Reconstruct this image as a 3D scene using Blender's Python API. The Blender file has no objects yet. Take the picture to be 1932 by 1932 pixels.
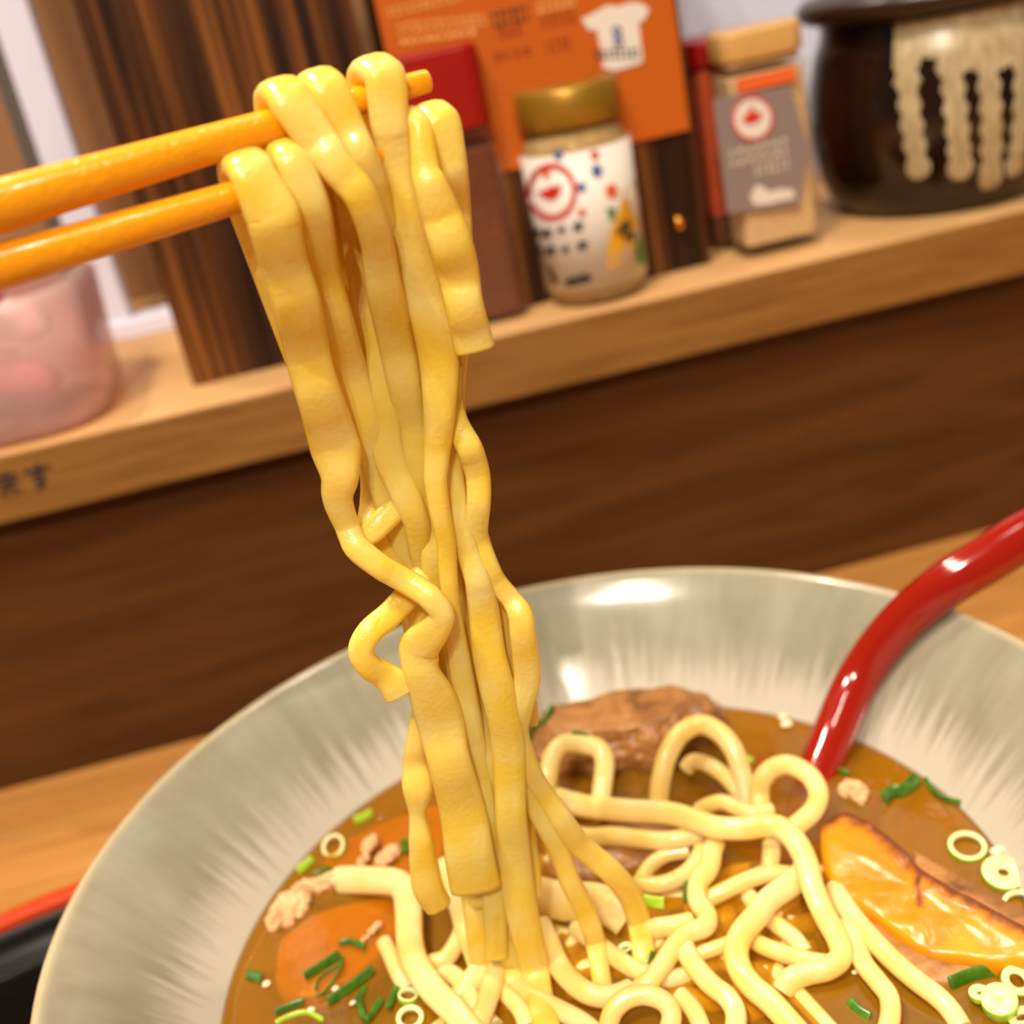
import bpy, bmesh, math, random
from mathutils import Vector, Matrix, noise as mnoise
random.seed(7)
sc = bpy.context.scene
COL = sc.collection
V = Vector

# ------------------------------------------------------------------ camera
F = 2300.0                                   # focal length in pixels of the 1932 frame
CAM = V((-0.0207939, -0.1923409, 0.2337687))
PITCH, ROLL, YAW = 0.409762, 0.208980, 0.0988408
_fw = V((math.sin(YAW) * math.cos(PITCH), math.cos(YAW) * math.cos(PITCH), -math.sin(PITCH)))
_rt = V((math.cos(YAW), -math.sin(YAW), 0))
_up = _rt.cross(_fw)
RT = math.cos(ROLL) * _rt - math.sin(ROLL) * _up
UP = math.sin(ROLL) * _rt + math.cos(ROLL) * _up
FW = _fw
cd = bpy.data.cameras.new('camera')
co = bpy.data.objects.new('camera', cd); COL.objects.link(co)
M3 = Matrix((RT, UP, -FW)).transposed()
co.matrix_world = Matrix.Translation(CAM) @ M3.to_4x4()
cd.sensor_width = 36.0; cd.sensor_fit = 'HORIZONTAL'
cd.lens = 36.0 * F / 1932.0
cd.clip_start = 0.005; cd.clip_end = 20
cd.dof.use_dof = True
cd.dof.focus_distance = 0.196
cd.dof.aperture_fstop = 13.5
sc.camera = co

# ------------------------------------------------------------------ light
sc.view_settings.view_transform = 'Standard'
sc.view_settings.look = 'None'
sc.view_settings.gamma = 1.0
sc.view_settings.use_curve_mapping = False
sc.view_settings.exposure = 0.06
w = bpy.data.worlds.new('room'); sc.world = w; w.use_nodes = True
w.node_tree.nodes['Background'].inputs[0].default_value = (1.0, 0.84, 0.66, 1)
w.node_tree.nodes['Background'].inputs[1].default_value = 0.11

def ceiling_lamp(loc, power, size=0.05, col=(1.0, 0.88, 0.71)):
    ld = bpy.data.lights.new('ceiling_downlight', 'AREA'); ld.shape = 'DISK'
    ld.size = size; ld.energy = power; ld.color = col
    o = bpy.data.objects.new('ceiling_downlight', ld); COL.objects.link(o)
    o.location = loc
    return o
def lamp_cluster(x, y, power, col=(1.0, 0.88, 0.71), r=0.09, n=3, ph=0.3):
    for k in range(n):
        a = ph + 2 * math.pi * k / n
        ceiling_lamp((x + r * math.cos(a), y + r * math.sin(a), 1.55), power / n, 0.035, col)
lamp_cluster(-0.38, 0.62, 26)
lamp_cluster(-0.08, 0.88, 16, ph=1.0)
lamp_cluster(0.45, 0.42, 5, ph=0.7)
lamp_cluster(-0.40, -0.42, 22, ph=1.3)
lamp_cluster(-0.30, -1.35, 42, ph=0.9, r=0.12)
lamp_cluster(0.35, -0.75, 5)
ceiling_lamp((0.15, 1.5, 1.55), 9, 0.25, (0.85, 0.88, 1.0))

# ------------------------------------------------------------------ pixel helpers (1932 frame)
def ray(u, v):
    return FW + RT * ((u - 966) / F) - UP * ((v - 966) / F)
def onz(u, v, z):
    d = ray(u, v); return CAM + d * ((z - CAM.z) / d.z)
def ony(u, v, y):
    d = ray(u, v); return CAM + d * ((y - CAM.y) / d.y)
HN = V((math.sin(YAW), math.cos(YAW), 0))
BROTH = 0.0537
HQ = onz(960, 1850, BROTH)
def onp(u, v, mm=0.0):                       # plane of the lifted noodles, mm nearer to the eye
    d = ray(u, v); return CAM + d * (((HQ - HN * (mm * 0.001) - CAM).dot(HN)) / d.dot(HN))
def depth(p):
    return (p - CAM).dot(FW)

# ------------------------------------------------------------------ materials
def mat(name, base=(0.8, 0.8, 0.8), rough=0.5, spec=0.5, metal=0.0, sss=0.0, sssr=(1, .4, .1), ssss=0.003,
        trans=0.0, coat=0.0, emis=None):
    m = bpy.data.materials.new(name); m.use_nodes = True
    b = m.node_tree.nodes['Principled BSDF']
    b.inputs['Base Color'].default_value = (*base, 1)
    b.inputs['Roughness'].default_value = rough
    b.inputs['Specular IOR Level'].default_value = spec
    b.inputs['Metallic'].default_value = metal
    if sss:
        b.inputs['Subsurface Weight'].default_value = sss
        b.inputs['Subsurface Radius'].default_value = sssr
        b.inputs['Subsurface Scale'].default_value = ssss
    b.inputs['Transmission Weight'].default_value = trans
    b.inputs['Coat Weight'].default_value = coat
    b.inputs['Coat Roughness'].default_value = 0.06
    return m
def nodes(m):
    return m.node_tree.nodes, m.node_tree.links, m.node_tree.nodes['Principled BSDF']
def add_noise(m, scale, cols, stretch=(1, 1, 1), detail=5, dist=0.0, bump=0.0, bscale=None, rough=0.55, coord='Object'):
    """colour ramp over stretched noise into base colour, optional bump"""
    N, L, b = nodes(m)
    tc = N.new('ShaderNodeTexCoord'); mp = N.new('ShaderNodeMapping')
    mp.inputs['Scale'].default_value = stretch
    L.new(tc.outputs[coord], mp.inputs['Vector'])
    nz = N.new('ShaderNodeTexNoise'); nz.inputs['Scale'].default_value = scale
    nz.inputs['Detail'].default_value = detail; nz.inputs['Distortion'].default_value = dist
    nz.inputs['Roughness'].default_value = rough
    L.new(mp.outputs[0], nz.inputs['Vector'])
    r = N.new('ShaderNodeValToRGB'); e = r.color_ramp.elements
    for i, (p, c) in enumerate(cols):
        el = e[i] if i < 2 else e.new(p)
        el.position = p; el.color = (*c, 1)
    L.new(nz.outputs['Fac'], r.inputs[0]); L.new(r.outputs[0], b.inputs['Base Color'])
    if bump:
        bp = N.new('ShaderNodeBump'); bp.inputs['Strength'].default_value = bump; bp.inputs['Distance'].default_value = 0.0006
        n2 = nz
        if bscale:
            n2 = N.new('ShaderNodeTexNoise'); n2.inputs['Scale'].default_value = bscale; n2.inputs['Detail'].default_value = 3
            L.new(tc.outputs[coord], n2.inputs['Vector'])
        L.new(n2.outputs['Fac'], bp.inputs['Height']); L.new(bp.outputs[0], b.inputs['Normal'])
    return m
def front_only(N, L, sock):
    """fresnel only where the surface is met from outside"""
    g = N.new('ShaderNodeNewGeometry'); iv = N.new('ShaderNodeMath'); iv.operation = 'SUBTRACT'; iv.inputs[0].default_value = 1.0
    L.new(g.outputs['Backfacing'], iv.inputs[1])
    mu = N.new('ShaderNodeMath'); mu.operation = 'MULTIPLY'; L.new(sock, mu.inputs[0]); L.new(iv.outputs[0], mu.inputs[1])
    return mu.outputs[0]
def clear_mat(name, tint=(1, 1, 1), body=(0.8, 0.8, 0.8), opac=0.1, rough=0.03, gloss_ior=1.45):
    """see-through shell: tinted transparency, some body colour, fresnel gloss"""
    m = bpy.data.materials.new(name); m.use_nodes = True
    N, L = m.node_tree.nodes, m.node_tree.links
    b = N['Principled BSDF']; out = N['Material Output']
    b.inputs['Base Color'].default_value = (*body, 1); b.inputs['Roughness'].default_value = 0.4
    t = N.new('ShaderNodeBsdfTransparent'); t.inputs[0].default_value = (*tint, 1)
    g = N.new('ShaderNodeBsdfGlossy'); g.inputs['Roughness'].default_value = rough
    fr = N.new('ShaderNodeFresnel'); fr.inputs[0].default_value = gloss_ior
    m1 = N.new('ShaderNodeMixShader'); m1.inputs[0].default_value = opac
    L.new(t.outputs[0], m1.inputs[1]); L.new(b.outputs[0], m1.inputs[2])
    m2 = N.new('ShaderNodeMixShader'); L.new(front_only(N, L, fr.outputs[0]), m2.inputs[0])
    L.new(m1.outputs[0], m2.inputs[1]); L.new(g.outputs[0], m2.inputs[2])
    L.new(m2.outputs[0], out.inputs['Surface'])
    return m

M = {}
M['noodle'] = add_noise(mat('noodle', rough=0.3, spec=0.5, coat=0.35, sss=0.4, sssr=(1.0, 0.5, 0.12), ssss=0.0025),
                        90, [(0.36, (0.90, 0.69, 0.075)), (0.66, (0.95, 0.81, 0.27))], detail=2, bump=0.2, bscale=1100)
M['noodle_bowl'] = add_noise(mat('noodle_in_broth', rough=0.3, spec=0.5, coat=0.35, sss=0.4, sssr=(1.0, 0.5, 0.15), ssss=0.0022),
                        90, [(0.36, (0.89, 0.67, 0.18)), (0.66, (0.93, 0.785, 0.38))], detail=2, bump=0.25, bscale=1100)
def translucent(m, col, fac):
    N, L, b = nodes(m); out = N['Material Output']
    t = N.new('ShaderNodeBsdfTranslucent'); t.inputs[0].default_value = (*col, 1)
    mx = N.new('ShaderNodeMixShader'); mx.inputs[0].default_value = fac
    L.new(b.outputs[0], mx.inputs[1]); L.new(t.outputs[0], mx.inputs[2]); L.new(mx.outputs[0], out.inputs['Surface'])
translucent(M['noodle'], (1.0, 0.72, 0.03), 0.32)
translucent(M['noodle_bowl'], (1.0, 0.70, 0.05), 0.26)
M['stick'] = add_noise(mat('orange_lacquer', rough=0.22, spec=0.5, coat=0.35), 60,
                       [(0.3, (0.82, 0.31, 0.003)), (0.7, (0.88, 0.345, 0.004))], bump=0.3, bscale=900)
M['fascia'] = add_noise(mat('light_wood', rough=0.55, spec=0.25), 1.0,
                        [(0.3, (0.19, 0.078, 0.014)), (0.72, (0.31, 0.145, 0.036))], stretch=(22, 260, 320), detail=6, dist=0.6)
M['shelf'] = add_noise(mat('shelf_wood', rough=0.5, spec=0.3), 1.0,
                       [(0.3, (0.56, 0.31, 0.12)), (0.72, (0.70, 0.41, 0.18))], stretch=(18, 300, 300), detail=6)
M['panel'] = add_noise(mat('brown_wood', rough=0.5, spec=0.25), 1.0,
                       [(0.28, (0.052, 0.015, 0.002)), (0.5, (0.085, 0.027, 0.004)), (0.75, (0.122, 0.042, 0.007))], stretch=(9, 100, 95), detail=7, dist=0.8)
M['counter'] = add_noise(mat('counter_wood', rough=0.38, spec=0.35), 1.0,
                         [(0.3, (0.38, 0.155, 0.032)), (0.72, (0.54, 0.255, 0.07))], stretch=(9, 150, 150), detail=6, dist=0.5)
M['box'] = add_noise(mat('striped_dark_wood', rough=0.45, spec=0.3), 1.0,
                     [(0.40, (0.014, 0.004, 0.001)), (0.51, (0.075, 0.021, 0.003)), (0.64, (0.25, 0.085, 0.015))], stretch=(190, 120, 3.5), detail=3, dist=0.25)
M['backwood'] = add_noise(mat('far_wood', rough=0.5), 1.0, [(0.3, (0.25, 0.12, 0.05)), (0.7, (0.38, 0.19, 0.085))], stretch=(60, 60, 6), detail=4)
M['frame'] = mat('cool_lit_white_frame', (0.74, 0.74, 0.92), 0.4)  # cool daylight on the white frame is put into this lavender base colour
M['gap'] = mat('gap_shade_grey', (0.09, 0.075, 0.065), 0.6)  # shade of the gap beside the post, put into the colour
M['red_lacquer'] = mat('red_lacquer', (0.27, 0.007, 0.0015), 0.13, 0.5, coat=0.5)
M['tray_black'] = mat('black_lacquer', (0.004, 0.003, 0.003), 0.22, 0.06)
M['tray_red'] = mat('red_rim_lacquer', (0.50, 0.04, 0.003), 0.42, 0.12)
M['orange_print'] = mat('orange_print', (0.50, 0.10, 0.002), 0.45)
M['orange_light'] = mat('light_orange_ink', (0.85, 0.42, 0.12), 0.5)
M['orange_dark'] = mat('dark_orange_ink', (0.30, 0.025, 0.004), 0.5)
M['ink'] = mat('black_ink', (0.02, 0.018, 0.02), 0.5)
M['ink_blue'] = mat('blue_ink', (0.10, 0.15, 0.42), 0.5)
M['ink_red'] = mat('red_ink', (0.60, 0.02, 0.012), 0.5)
M['ink_orange'] = mat('orange_ink', (0.75, 0.12, 0.02), 0.5)
M['ink_yellow'] = mat('yellow_ink', (0.72, 0.36, 0.01), 0.5)
M['ink_green'] = mat('green_ink', (0.05, 0.22, 0.02), 0.5)
M['white_paper'] = mat('white_paper', (0.74, 0.68, 0.62), 0.5)
M['pale_ink'] = mat('pale_ink', (0.72, 0.64, 0.54), 0.5)
M['grey_label'] = mat('grey_label', (0.235, 0.185, 0.175), 0.45)
M['red_plastic'] = mat('red_plastic', (0.30, 0.003, 0.001), 0.35)
M['gold'] = mat('gold_plastic', (0.36, 0.19, 0.016), 0.36, metal=0.5)
M['beige_cap'] = mat('beige_cap', (0.58, 0.33, 0.105), 0.4)
M['glass'] = clear_mat('clear_glass', (0.96, 0.94, 0.9), (0.6, 0.45, 0.3), 0.02)
M['chili'] = add_noise(mat('chili_powder', rough=0.9), 500, [(0.3, (0.085, 0.014, 0.001)), (0.7, (0.18, 0.040, 0.003))])
M['garlic'] = add_noise(mat('garlic_powder', rough=0.9), 300, [(0.3, (0.35, 0.22, 0.08)), (0.7, (0.5, 0.34, 0.15))])
M['pepper'] = add_noise(mat('grey_pepper', rough=0.9), 400, [(0.3, (0.52, 0.34, 0.17)), (0.7, (0.68, 0.47, 0.26))])
M['redpowder'] = add_noise(mat('red_pepper', rough=0.8), 300, [(0.3, (0.55, 0.06, 0.012)), (0.7, (0.68, 0.09, 0.018))])
M['jar'] = add_noise(mat('brown_glaze', rough=0.14, spec=0.5), 40, [(0.35, (0.006, 0.0025, 0.0015)), (0.75, (0.022, 0.007, 0.003))])
M['jar_lid'] = mat('jar_lid_glaze', (0.022, 0.009, 0.005), 0.3)
M['drip'] = add_noise(mat('cream_glaze', rough=0.3), 1.0, [(0.3, (0.30, 0.215, 0.105)), (0.7, (0.52, 0.42, 0.26))], stretch=(500, 500, 90), detail=3)
M['brass'] = mat('brass', (0.8, 0.35, 0.06), 0.2, metal=1.0)
M['frosted'] = clear_mat('frosted_plastic', (0.95, 0.80, 0.80), (0.78, 0.56, 0.54), 0.40, 0.35, 1.2)
M['pink'] = mat('pink_wrapper', (0.78, 0.20, 0.22), 0.5)
M['crimson'] = mat('crimson_wrapper', (0.60, 0.01, 0.03), 0.45)
M['pinkwhite'] = mat('pink_white_wrapper', (0.80, 0.48, 0.48), 0.5)

# bowl glaze: streaked celadon, paler towards the well, warm lip
def bowl_mat():
    m = mat('celadon_glaze', rough=0.16, spec=0.5)
    N, L, b = nodes(m)
    tc = N.new('ShaderNodeTexCoord'); sx = N.new('ShaderNodeSeparateXYZ'); L.new(tc.outputs['Object'], sx.inputs[0])
    def math_(op, a, bb=None, v=None):
        n = N.new('ShaderNodeMath'); n.operation = op
        L.new(a, n.inputs[0])
        if bb is not None: L.new(bb, n.inputs[1])
        if v is not None: n.inputs[1].default_value = v
        return n.outputs[0]
    at = math_('ARCTAN2', sx.outputs['Y'], sx.outputs['X'])
    r2 = math_('SQRT', math_('ADD', math_('MULTIPLY', sx.outputs['X'], sx.outputs['X']), math_('MULTIPLY', sx.outputs['Y'], sx.outputs['Y'])))
    def vec(a, sa, r, sr):
        c = N.new('ShaderNodeCombineXYZ'); L.new(math_('MULTIPLY', a, v=sa), c.inputs[0]); L.new(math_('MULTIPLY', r, v=sr), c.inputs[1]); return c.outputs[0]
    n1 = N.new('ShaderNodeTexNoise'); n1.inputs['Scale'].default_value = 1; n1.inputs['Detail'].default_value = 5
    L.new(vec(at, 38, r2, 45), n1.inputs['Vector'])          # radial streaks
    n2 = N.new('ShaderNodeTexNoise'); n2.inputs['Scale'].default_value = 1; n2.inputs['Detail'].default_value = 3
    L.new(vec(at, 7, r2, 70), n2.inputs['Vector'])
    ramp = N.new('ShaderNodeValToRGB'); e = ramp.color_ramp.elements
    e[0].position = 0.32; e[0].color = (0.238, 0.217, 0.146, 1); e[1].position = 0.72; e[1].color = (0.34, 0.32, 0.238, 1)
    mixf = math_('ADD', math_('MULTIPLY', n1.outputs['Fac'], v=0.35), math_('MULTIPLY', n2.outputs['Fac'], v=0.65))
    L.new(mixf, ramp.inputs[0])
    # pale well
    rr = math_('SUBTRACT', r2, math_('MULTIPLY', math_('SUBTRACT', n1.outputs['Fac'], v=0.5), v=0.022))
    mr = N.new('ShaderNodeMapRange'); mr.inputs['From Min'].default_value = 0.0915; mr.inputs['From Max'].default_value = 0.0845
    L.new(rr, mr.inputs['Value'])
    mx = N.new('ShaderNodeMixRGB'); L.new(mr.outputs[0], mx.inputs[0]); L.new(ramp.outputs[0], mx.inputs[1])
    mx.inputs[2].default_value = (0.48, 0.43, 0.345, 1)
    # warm lip line
    lr = N.new('ShaderNodeMapRange'); lr.inputs['From Min'].default_value = 0.1052; lr.inputs['From Max'].default_value = 0.1072
    L.new(r2, lr.inputs['Value'])
    mz = N.new('ShaderNodeMixRGB'); L.new(lr.outputs[0], mz.inputs[0]); L.new(mx.outputs[0], mz.inputs[1])
    mz.inputs[2].default_value = (0.48, 0.39, 0.24, 1)
    L.new(mz.outputs[0], b.inputs['Base Color'])
    b.inputs['Coat Weight'].default_value = 0.3
    return m
M['bowl'] = bowl_mat()
def broth_mat():
    m = bpy.data.materials.new('broth'); m.use_nodes = True
    N, L = m.node_tree.nodes, m.node_tree.links
    b = N['Principled BSDF']; out = N['Material Output']
    b.inputs['Base Color'].default_value = (0.38, 0.185, 0.008, 1); b.inputs['Roughness'].default_value = 0.08
    t = N.new('ShaderNodeBsdfTransparent'); t.inputs[0].default_value = (0.95, 0.70, 0.19, 1)
    mx = N.new('ShaderNodeMixShader'); mx.inputs[0].default_value = 0.38
    g = N.new('ShaderNodeBsdfGlossy'); g.inputs['Roughness'].default_value = 0.06
    fr = N.new('ShaderNodeFresnel'); fr.inputs[0].default_value = 1.34
    L.new(t.outputs[0], mx.inputs[1]); L.new(b.outputs[0], mx.inputs[2])
    m2 = N.new('ShaderNodeMixShader'); L.new(front_only(N, L, fr.outputs[0]), m2.inputs[0]); L.new(mx.outputs[0], m2.inputs[1]); L.new(g.outputs[0], m2.inputs[2])
    tc = N.new('ShaderNodeTexCoord'); nz = N.new('ShaderNodeTexNoise'); nz.inputs['Scale'].default_value = 140
    L.new(tc.outputs['Object'], nz.inputs['Vector'])
    bp = N.new('ShaderNodeBump'); bp.inputs['Strength'].default_value = 0.25; bp.inputs['Distance'].default_value = 0.001
    L.new(nz.outputs['Fac'], bp.inputs['Height']); L.new(bp.outputs[0], g.inputs['Normal'])
    L.new(m2.outputs[0], out.inputs['Surface'])
    return m
M['broth'] = broth_mat()
M['meat'] = add_noise(mat('braised_pork', rough=0.38, spec=0.45, sss=0.25, ssss=0.002), 90,
                      [(0.28, (0.10, 0.035, 0.010)), (0.5, (0.33, 0.14, 0.033)), (0.72, (0.48, 0.235, 0.085))], stretch=(1, 1, 2), detail=6, dist=0.8, bump=0.6, bscale=420)
M['shred'] = add_noise(mat('pork_shreds', rough=0.4, spec=0.45, sss=0.3, ssss=0.002), 160,
                       [(0.3, (0.55, 0.27, 0.10)), (0.7, (0.80, 0.50, 0.26))], detail=5, bump=0.6, bscale=600)
M['fat'] = add_noise(mat('glazed_fat', rough=0.28, spec=0.5, sss=0.3, sssr=(1, .35, .05), ssss=0.004), 70,
                     [(0.28, (0.54, 0.175, 0.002)), (0.7, (0.74, 0.29, 0.004))], detail=6, dist=1.0, bump=0.2, bscale=300)
M['sear'] = add_noise(mat('seared_edge', rough=0.3, spec=0.5), 220, [(0.3, (0.10, 0.025, 0.006)), (0.7, (0.32, 0.09, 0.012))], bump=0.5, bscale=500)
M['green_dark'] = add_noise(mat('dark_green_scallion', rough=0.25, sss=0.2, sssr=(.4, 1, .2), ssss=0.001), 400, [(0.3, (0.02, 0.075, 0.004)), (0.7, (0.075, 0.19, 0.010))])
M['green_light'] = add_noise(mat('light_green_scallion', rough=0.25, sss=0.2, sssr=(.5, 1, .2), ssss=0.001), 400, [(0.3, (0.24, 0.42, 0.015)), (0.7, (0.42, 0.58, 0.05))])
M['green_pale'] = mat('pale_scallion', (0.68, 0.66, 0.32), 0.25, sss=0.3, ssss=0.001)
M['bit'] = mat('garlic_bit', (0.85, 0.66, 0.42), 0.3, sss=0.3, ssss=0.001)

# ------------------------------------------------------------------ object helpers
def link(name, me, material, parent=None, base=None):
    if isinstance(material, str): material = M[material]
    if material and not me.materials: me.materials.append(material)
    if parent is None:
        lo = V((1e9,) * 3); hi = V((-1e9,) * 3)
        for v in me.vertices:
            for k in range(3):
                lo[k] = min(lo[k], v.co[k]); hi[k] = max(hi[k], v.co[k])
        c = base or V(((lo.x + hi.x) / 2, (lo.y + hi.y) / 2, lo.z))
        me.transform(Matrix.Translation(-c))
        o = bpy.data.objects.new(name, me); COL.objects.link(o); o.location = c
    else:
        o = bpy.data.objects.new(name, me); COL.objects.link(o); o.parent = parent
        wl = world_loc(parent)
        o.matrix_parent_inverse = Matrix.Translation(-wl)
    if me.get('wn'): wn(o)
    return o
def wn(o):
    m = o.modifiers.new('normals', 'WEIGHTED_NORMAL'); m.mode = 'FACE_AREA'; m.weight = 100; m.thresh = 0.02
    return o
def world_loc(o):
    if o.parent is None: return V(o.location)
    return V((0, 0, 0))                       # children carry world-space meshes
def mesh(name, verts, faces, smooth=True):
    me = bpy.data.meshes.new(name); me.from_pydata([tuple(v) for v in verts], [], faces); me.update()
    if smooth:
        for p in me.polygons: p.use_smooth = True
    return me
def tag(o, label=None, cat=None, group=None, kind=None):
    if label: o['label'] = label
    if cat: o['category'] = cat
    if group: o['group'] = group
    if kind: o['kind'] = kind
    return o
def empty(name, loc, label, cat, group=None):
    o = bpy.data.objects.new(name, None); COL.objects.link(o); o.location = loc; o.empty_display_size = 0.01
    return tag(o, label, cat, group)
def part(name, me, material, parent):
    """mesh in world coordinates under parent (thing or part)"""
    return link(name, me, material, parent)
def bm_mesh(name, bm, smooth=True):
    me = bpy.data.meshes.new(name); bm.to_mesh(me); bm.free()
    if smooth:
        for p in me.polygons: p.use_smooth = True
    return me
def box(name, lo, hi, bev=0.0, seg=2, smooth=False):
    bm = bmesh.new(); bmesh.ops.create_cube(bm, size=1)
    for v in bm.verts:
        v.co = V(((lo[k] + hi[k]) / 2 + v.co[k] * (hi[k] - lo[k]) for k in range(3)))
    if bev: bmesh.ops.bevel(bm, geom=bm.edges[:], offset=bev, segments=seg, affect='EDGES', profile=0.5)
    return bm_mesh(name, bm, smooth)
def rbox(name, lo, hi, r, seg=6, bev=0.0008, taper=1.0):
    """upright box with rounded vertical edges"""
    cx, cy = (lo[0] + hi[0]) / 2, (lo[1] + hi[1]) / 2; hx, hy = (hi[0] - lo[0]) / 2, (hi[1] - lo[1]) / 2
    ring = []
    for q, (sx, sy) in enumerate(((1, 1), (-1, 1), (-1, -1), (1, -1))):
        for k in range(seg + 1):
            a = math.pi / 2 * (q + k / seg)
            ring.append((sx * (hx - r) + r * math.cos(a), sy * (hy - r) + r * math.sin(a)))
    n = len(ring); vs = []; fs = []
    lv = [(lo[2], 1 - bev / hx, taper), (lo[2] + bev, 1, taper), (hi[2] - bev, 1, 1), (hi[2], 1 - bev / hx, 1)]
    for z, s, t in lv:
        vs += [(cx + x * s * t, cy + y * s * t, z) for x, y in ring]
    for j in range(3):
        for i in range(n):
            fs.append((j * n + i, j * n + (i + 1) % n, (j + 1) * n + (i + 1) % n, (j + 1) * n + i))
    fs.append(tuple(range(n - 1, -1, -1))); fs.append(tuple(range(3 * n, 4 * n)))
    me = mesh(name, vs, fs); me['wn'] = 1
    return me
def lathe(name, prof, c=(0, 0, 0), n=64, closed=False):
    vs = []; fs = []; m = len(prof)
    for r, z in prof:
        for i in range(n):
            a = 2 * math.pi * i / n
            vs.append((c[0] + r * math.cos(a), c[1] + r * math.sin(a), c[2] + z))
    for j in range(m - 1 + (1 if closed else 0)):
        k = (j + 1) % m
        for i in range(n):
            fs.append((j * n + i, j * n + (i + 1) % n, k * n + (i + 1) % n, k * n + i))
    if not closed:
        if prof[0][0] > 1e-6: fs.append(tuple(range(n - 1, -1, -1)))
        if prof[-1][0] > 1e-6: fs.append(tuple((m - 1) * n + i for i in range(n)))
    return mesh(name, vs, fs)
def catmull(P, n):
    out = []; m = len(P)
    for i in range(m - 1):
        p0 = P[max(i - 1, 0)]; p1 = P[i]; p2 = P[i + 1]; p3 = P[min(i + 2, m - 1)]
        for k in range(n):
            t = k / n; t2 = t * t; t3 = t2 * t
            out.append(0.5 * ((2 * p1) + (p2 - p0) * t + (2 * p0 - 5 * p1 + 4 * p2 - p3) * t2 + (3 * p1 - p0 - 3 * p2 + p3) * t3))
    out.append(P[-1].copy())
    return out
def sweep(name, pts, refs, ws, ths, power=2.8, nseg=14, sub=5, twist=None):
    """tube of rounded-rectangle section: side vector refs, width ws, thickness ths (metres)"""
    tw = twist or [0.0] * len(pts)
    P = catmull(pts, sub); R = catmull(refs, sub)
    X = catmull([V((a, b, c)) for a, b, c in zip(ws, ths, tw)], sub)
    vs = []; fs = []; m = len(P)
    last = None
    for i in range(m):
        t = (P[min(i + 1, m - 1)] - P[max(i - 1, 0)]).normalized()
        s = R[i] - t * R[i].dot(t)
        if s.length < 1e-6: s = last or t.orthogonal()
        s.normalize()
        if last is not None and s.dot(last) < -0.2: s = -s
        last = s
        if X[i].z:
            s = Matrix.Rotation(X[i].z, 3, t) @ s
        nn = t.cross(s)
        for k in range(nseg):
            a = 2 * math.pi * k / nseg; c, d = math.cos(a), math.sin(a)
            c = math.copysign(abs(c) ** (2 / power), c); d = math.copysign(abs(d) ** (2 / power), d)
            vs.append(P[i] + s * (c * X[i].x / 2) + nn * (d * X[i].y / 2))
    for j in range(m - 1):
        for k in range(nseg):
            fs.append((j * nseg + k, j * nseg + (k + 1) % nseg, (j + 1) * nseg + (k + 1) % nseg, (j + 1) * nseg + k))
    fs.append(tuple(range(nseg - 1, -1, -1))); fs.append(tuple((m - 1) * nseg + k for k in range(nseg)))
    me = mesh(name, vs, fs)
    me.polygons[-1].use_smooth = False; me.polygons[-2].use_smooth = False
    return me
def px_side(pp, i):
    """image-plane side vector of a pixel polyline at i"""
    a = pp[max(i - 1, 0)]; b = pp[min(i + 1, len(pp) - 1)]
    du, dv = b[0] - a[0], b[1] - a[1]; l = math.hypot(du, dv) or 1
    return RT * (dv / l) + UP * (du / l)
def poly_y(name, px, Y, th, material, parent, back=False):
    """thin upright sheet whose outline is given in the plane y = Y"""
    n = len(px); P = [ony(u, v, Y) for u, v in px]
    vs = [p for p in P] + [p + V((0, th, 0)) for p in P]
    fs = [tuple(range(n)), tuple(range(2 * n - 1, n - 1, -1))] + [(i, i + n, (i + 1) % n + n, (i + 1) % n) for i in range(n)]
    me = mesh(name, vs, fs, False)
    bm = bmesh.new(); bm.from_mesh(me); bmesh.ops.recalc_face_normals(bm, faces=bm.faces); bm.to_mesh(me); bm.free()
    return part(name, me, material, parent)

# ------------------------------------------------------------------ setting
YF = 0.203                                    # front of the shelf edge board
YP = 0.211                                    # panel below the shelf
ZS = ony(1000, 621, YF).z                     # shelf top
ZB = ony(900, 770, YF).z                      # lower edge of the board
tag(link('counter', box('counter', (-0.9, -0.75, -0.03), (0.9, YP + 0.02, 0.0), 0.001), 'counter'),
    'golden brown wooden eating counter under the bowl and tray', 'counter')
tag(link('wall_front', box('wall_front', (-0.9, YP, 0.0), (0.9, YP + 0.012, ZB + 0.004)), 'panel'), kind='structure')
shelf = empty('counter_shelf', (0, YP + 0.02, ZB), 'raised wooden condiment shelf with a light brown front edge board', 'shelf')
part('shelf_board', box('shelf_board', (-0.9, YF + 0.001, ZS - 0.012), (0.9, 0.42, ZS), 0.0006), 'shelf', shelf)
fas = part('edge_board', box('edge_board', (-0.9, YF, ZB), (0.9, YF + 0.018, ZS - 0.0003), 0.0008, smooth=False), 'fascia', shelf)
# lettering on the edge board
def text_mesh(body, size):
    cu = bpy.data.curves.new('t', 'FONT'); cu.body = body; cu.size = size; cu.extrude = 0.0001; cu.offset = 0.00022
    o = bpy.data.objects.new('t', cu); COL.objects.link(o)
    dg = bpy.context.evaluated_depsgraph_get()
    me = bpy.data.meshes.new_from_object(o.evaluated_get(dg)); bpy.data.objects.remove(o)
    return me
def place_text(body, u, v, Y, size, material, parent, name='lettering', tilt=0.0):
    me = text_mesh(body, size)
    p = ony(u, v, Y)
    me.transform(Matrix.Translation(p) @ Matrix.Rotation(tilt, 4, 'Y') @ Matrix.Rotation(math.pi / 2, 4, 'X'))
    me.materials.clear()
    return part(name, me, material, parent)
place_text('ます', -6, 940, YF - 0.0001, 0.0100, 'ink', fas)
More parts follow.
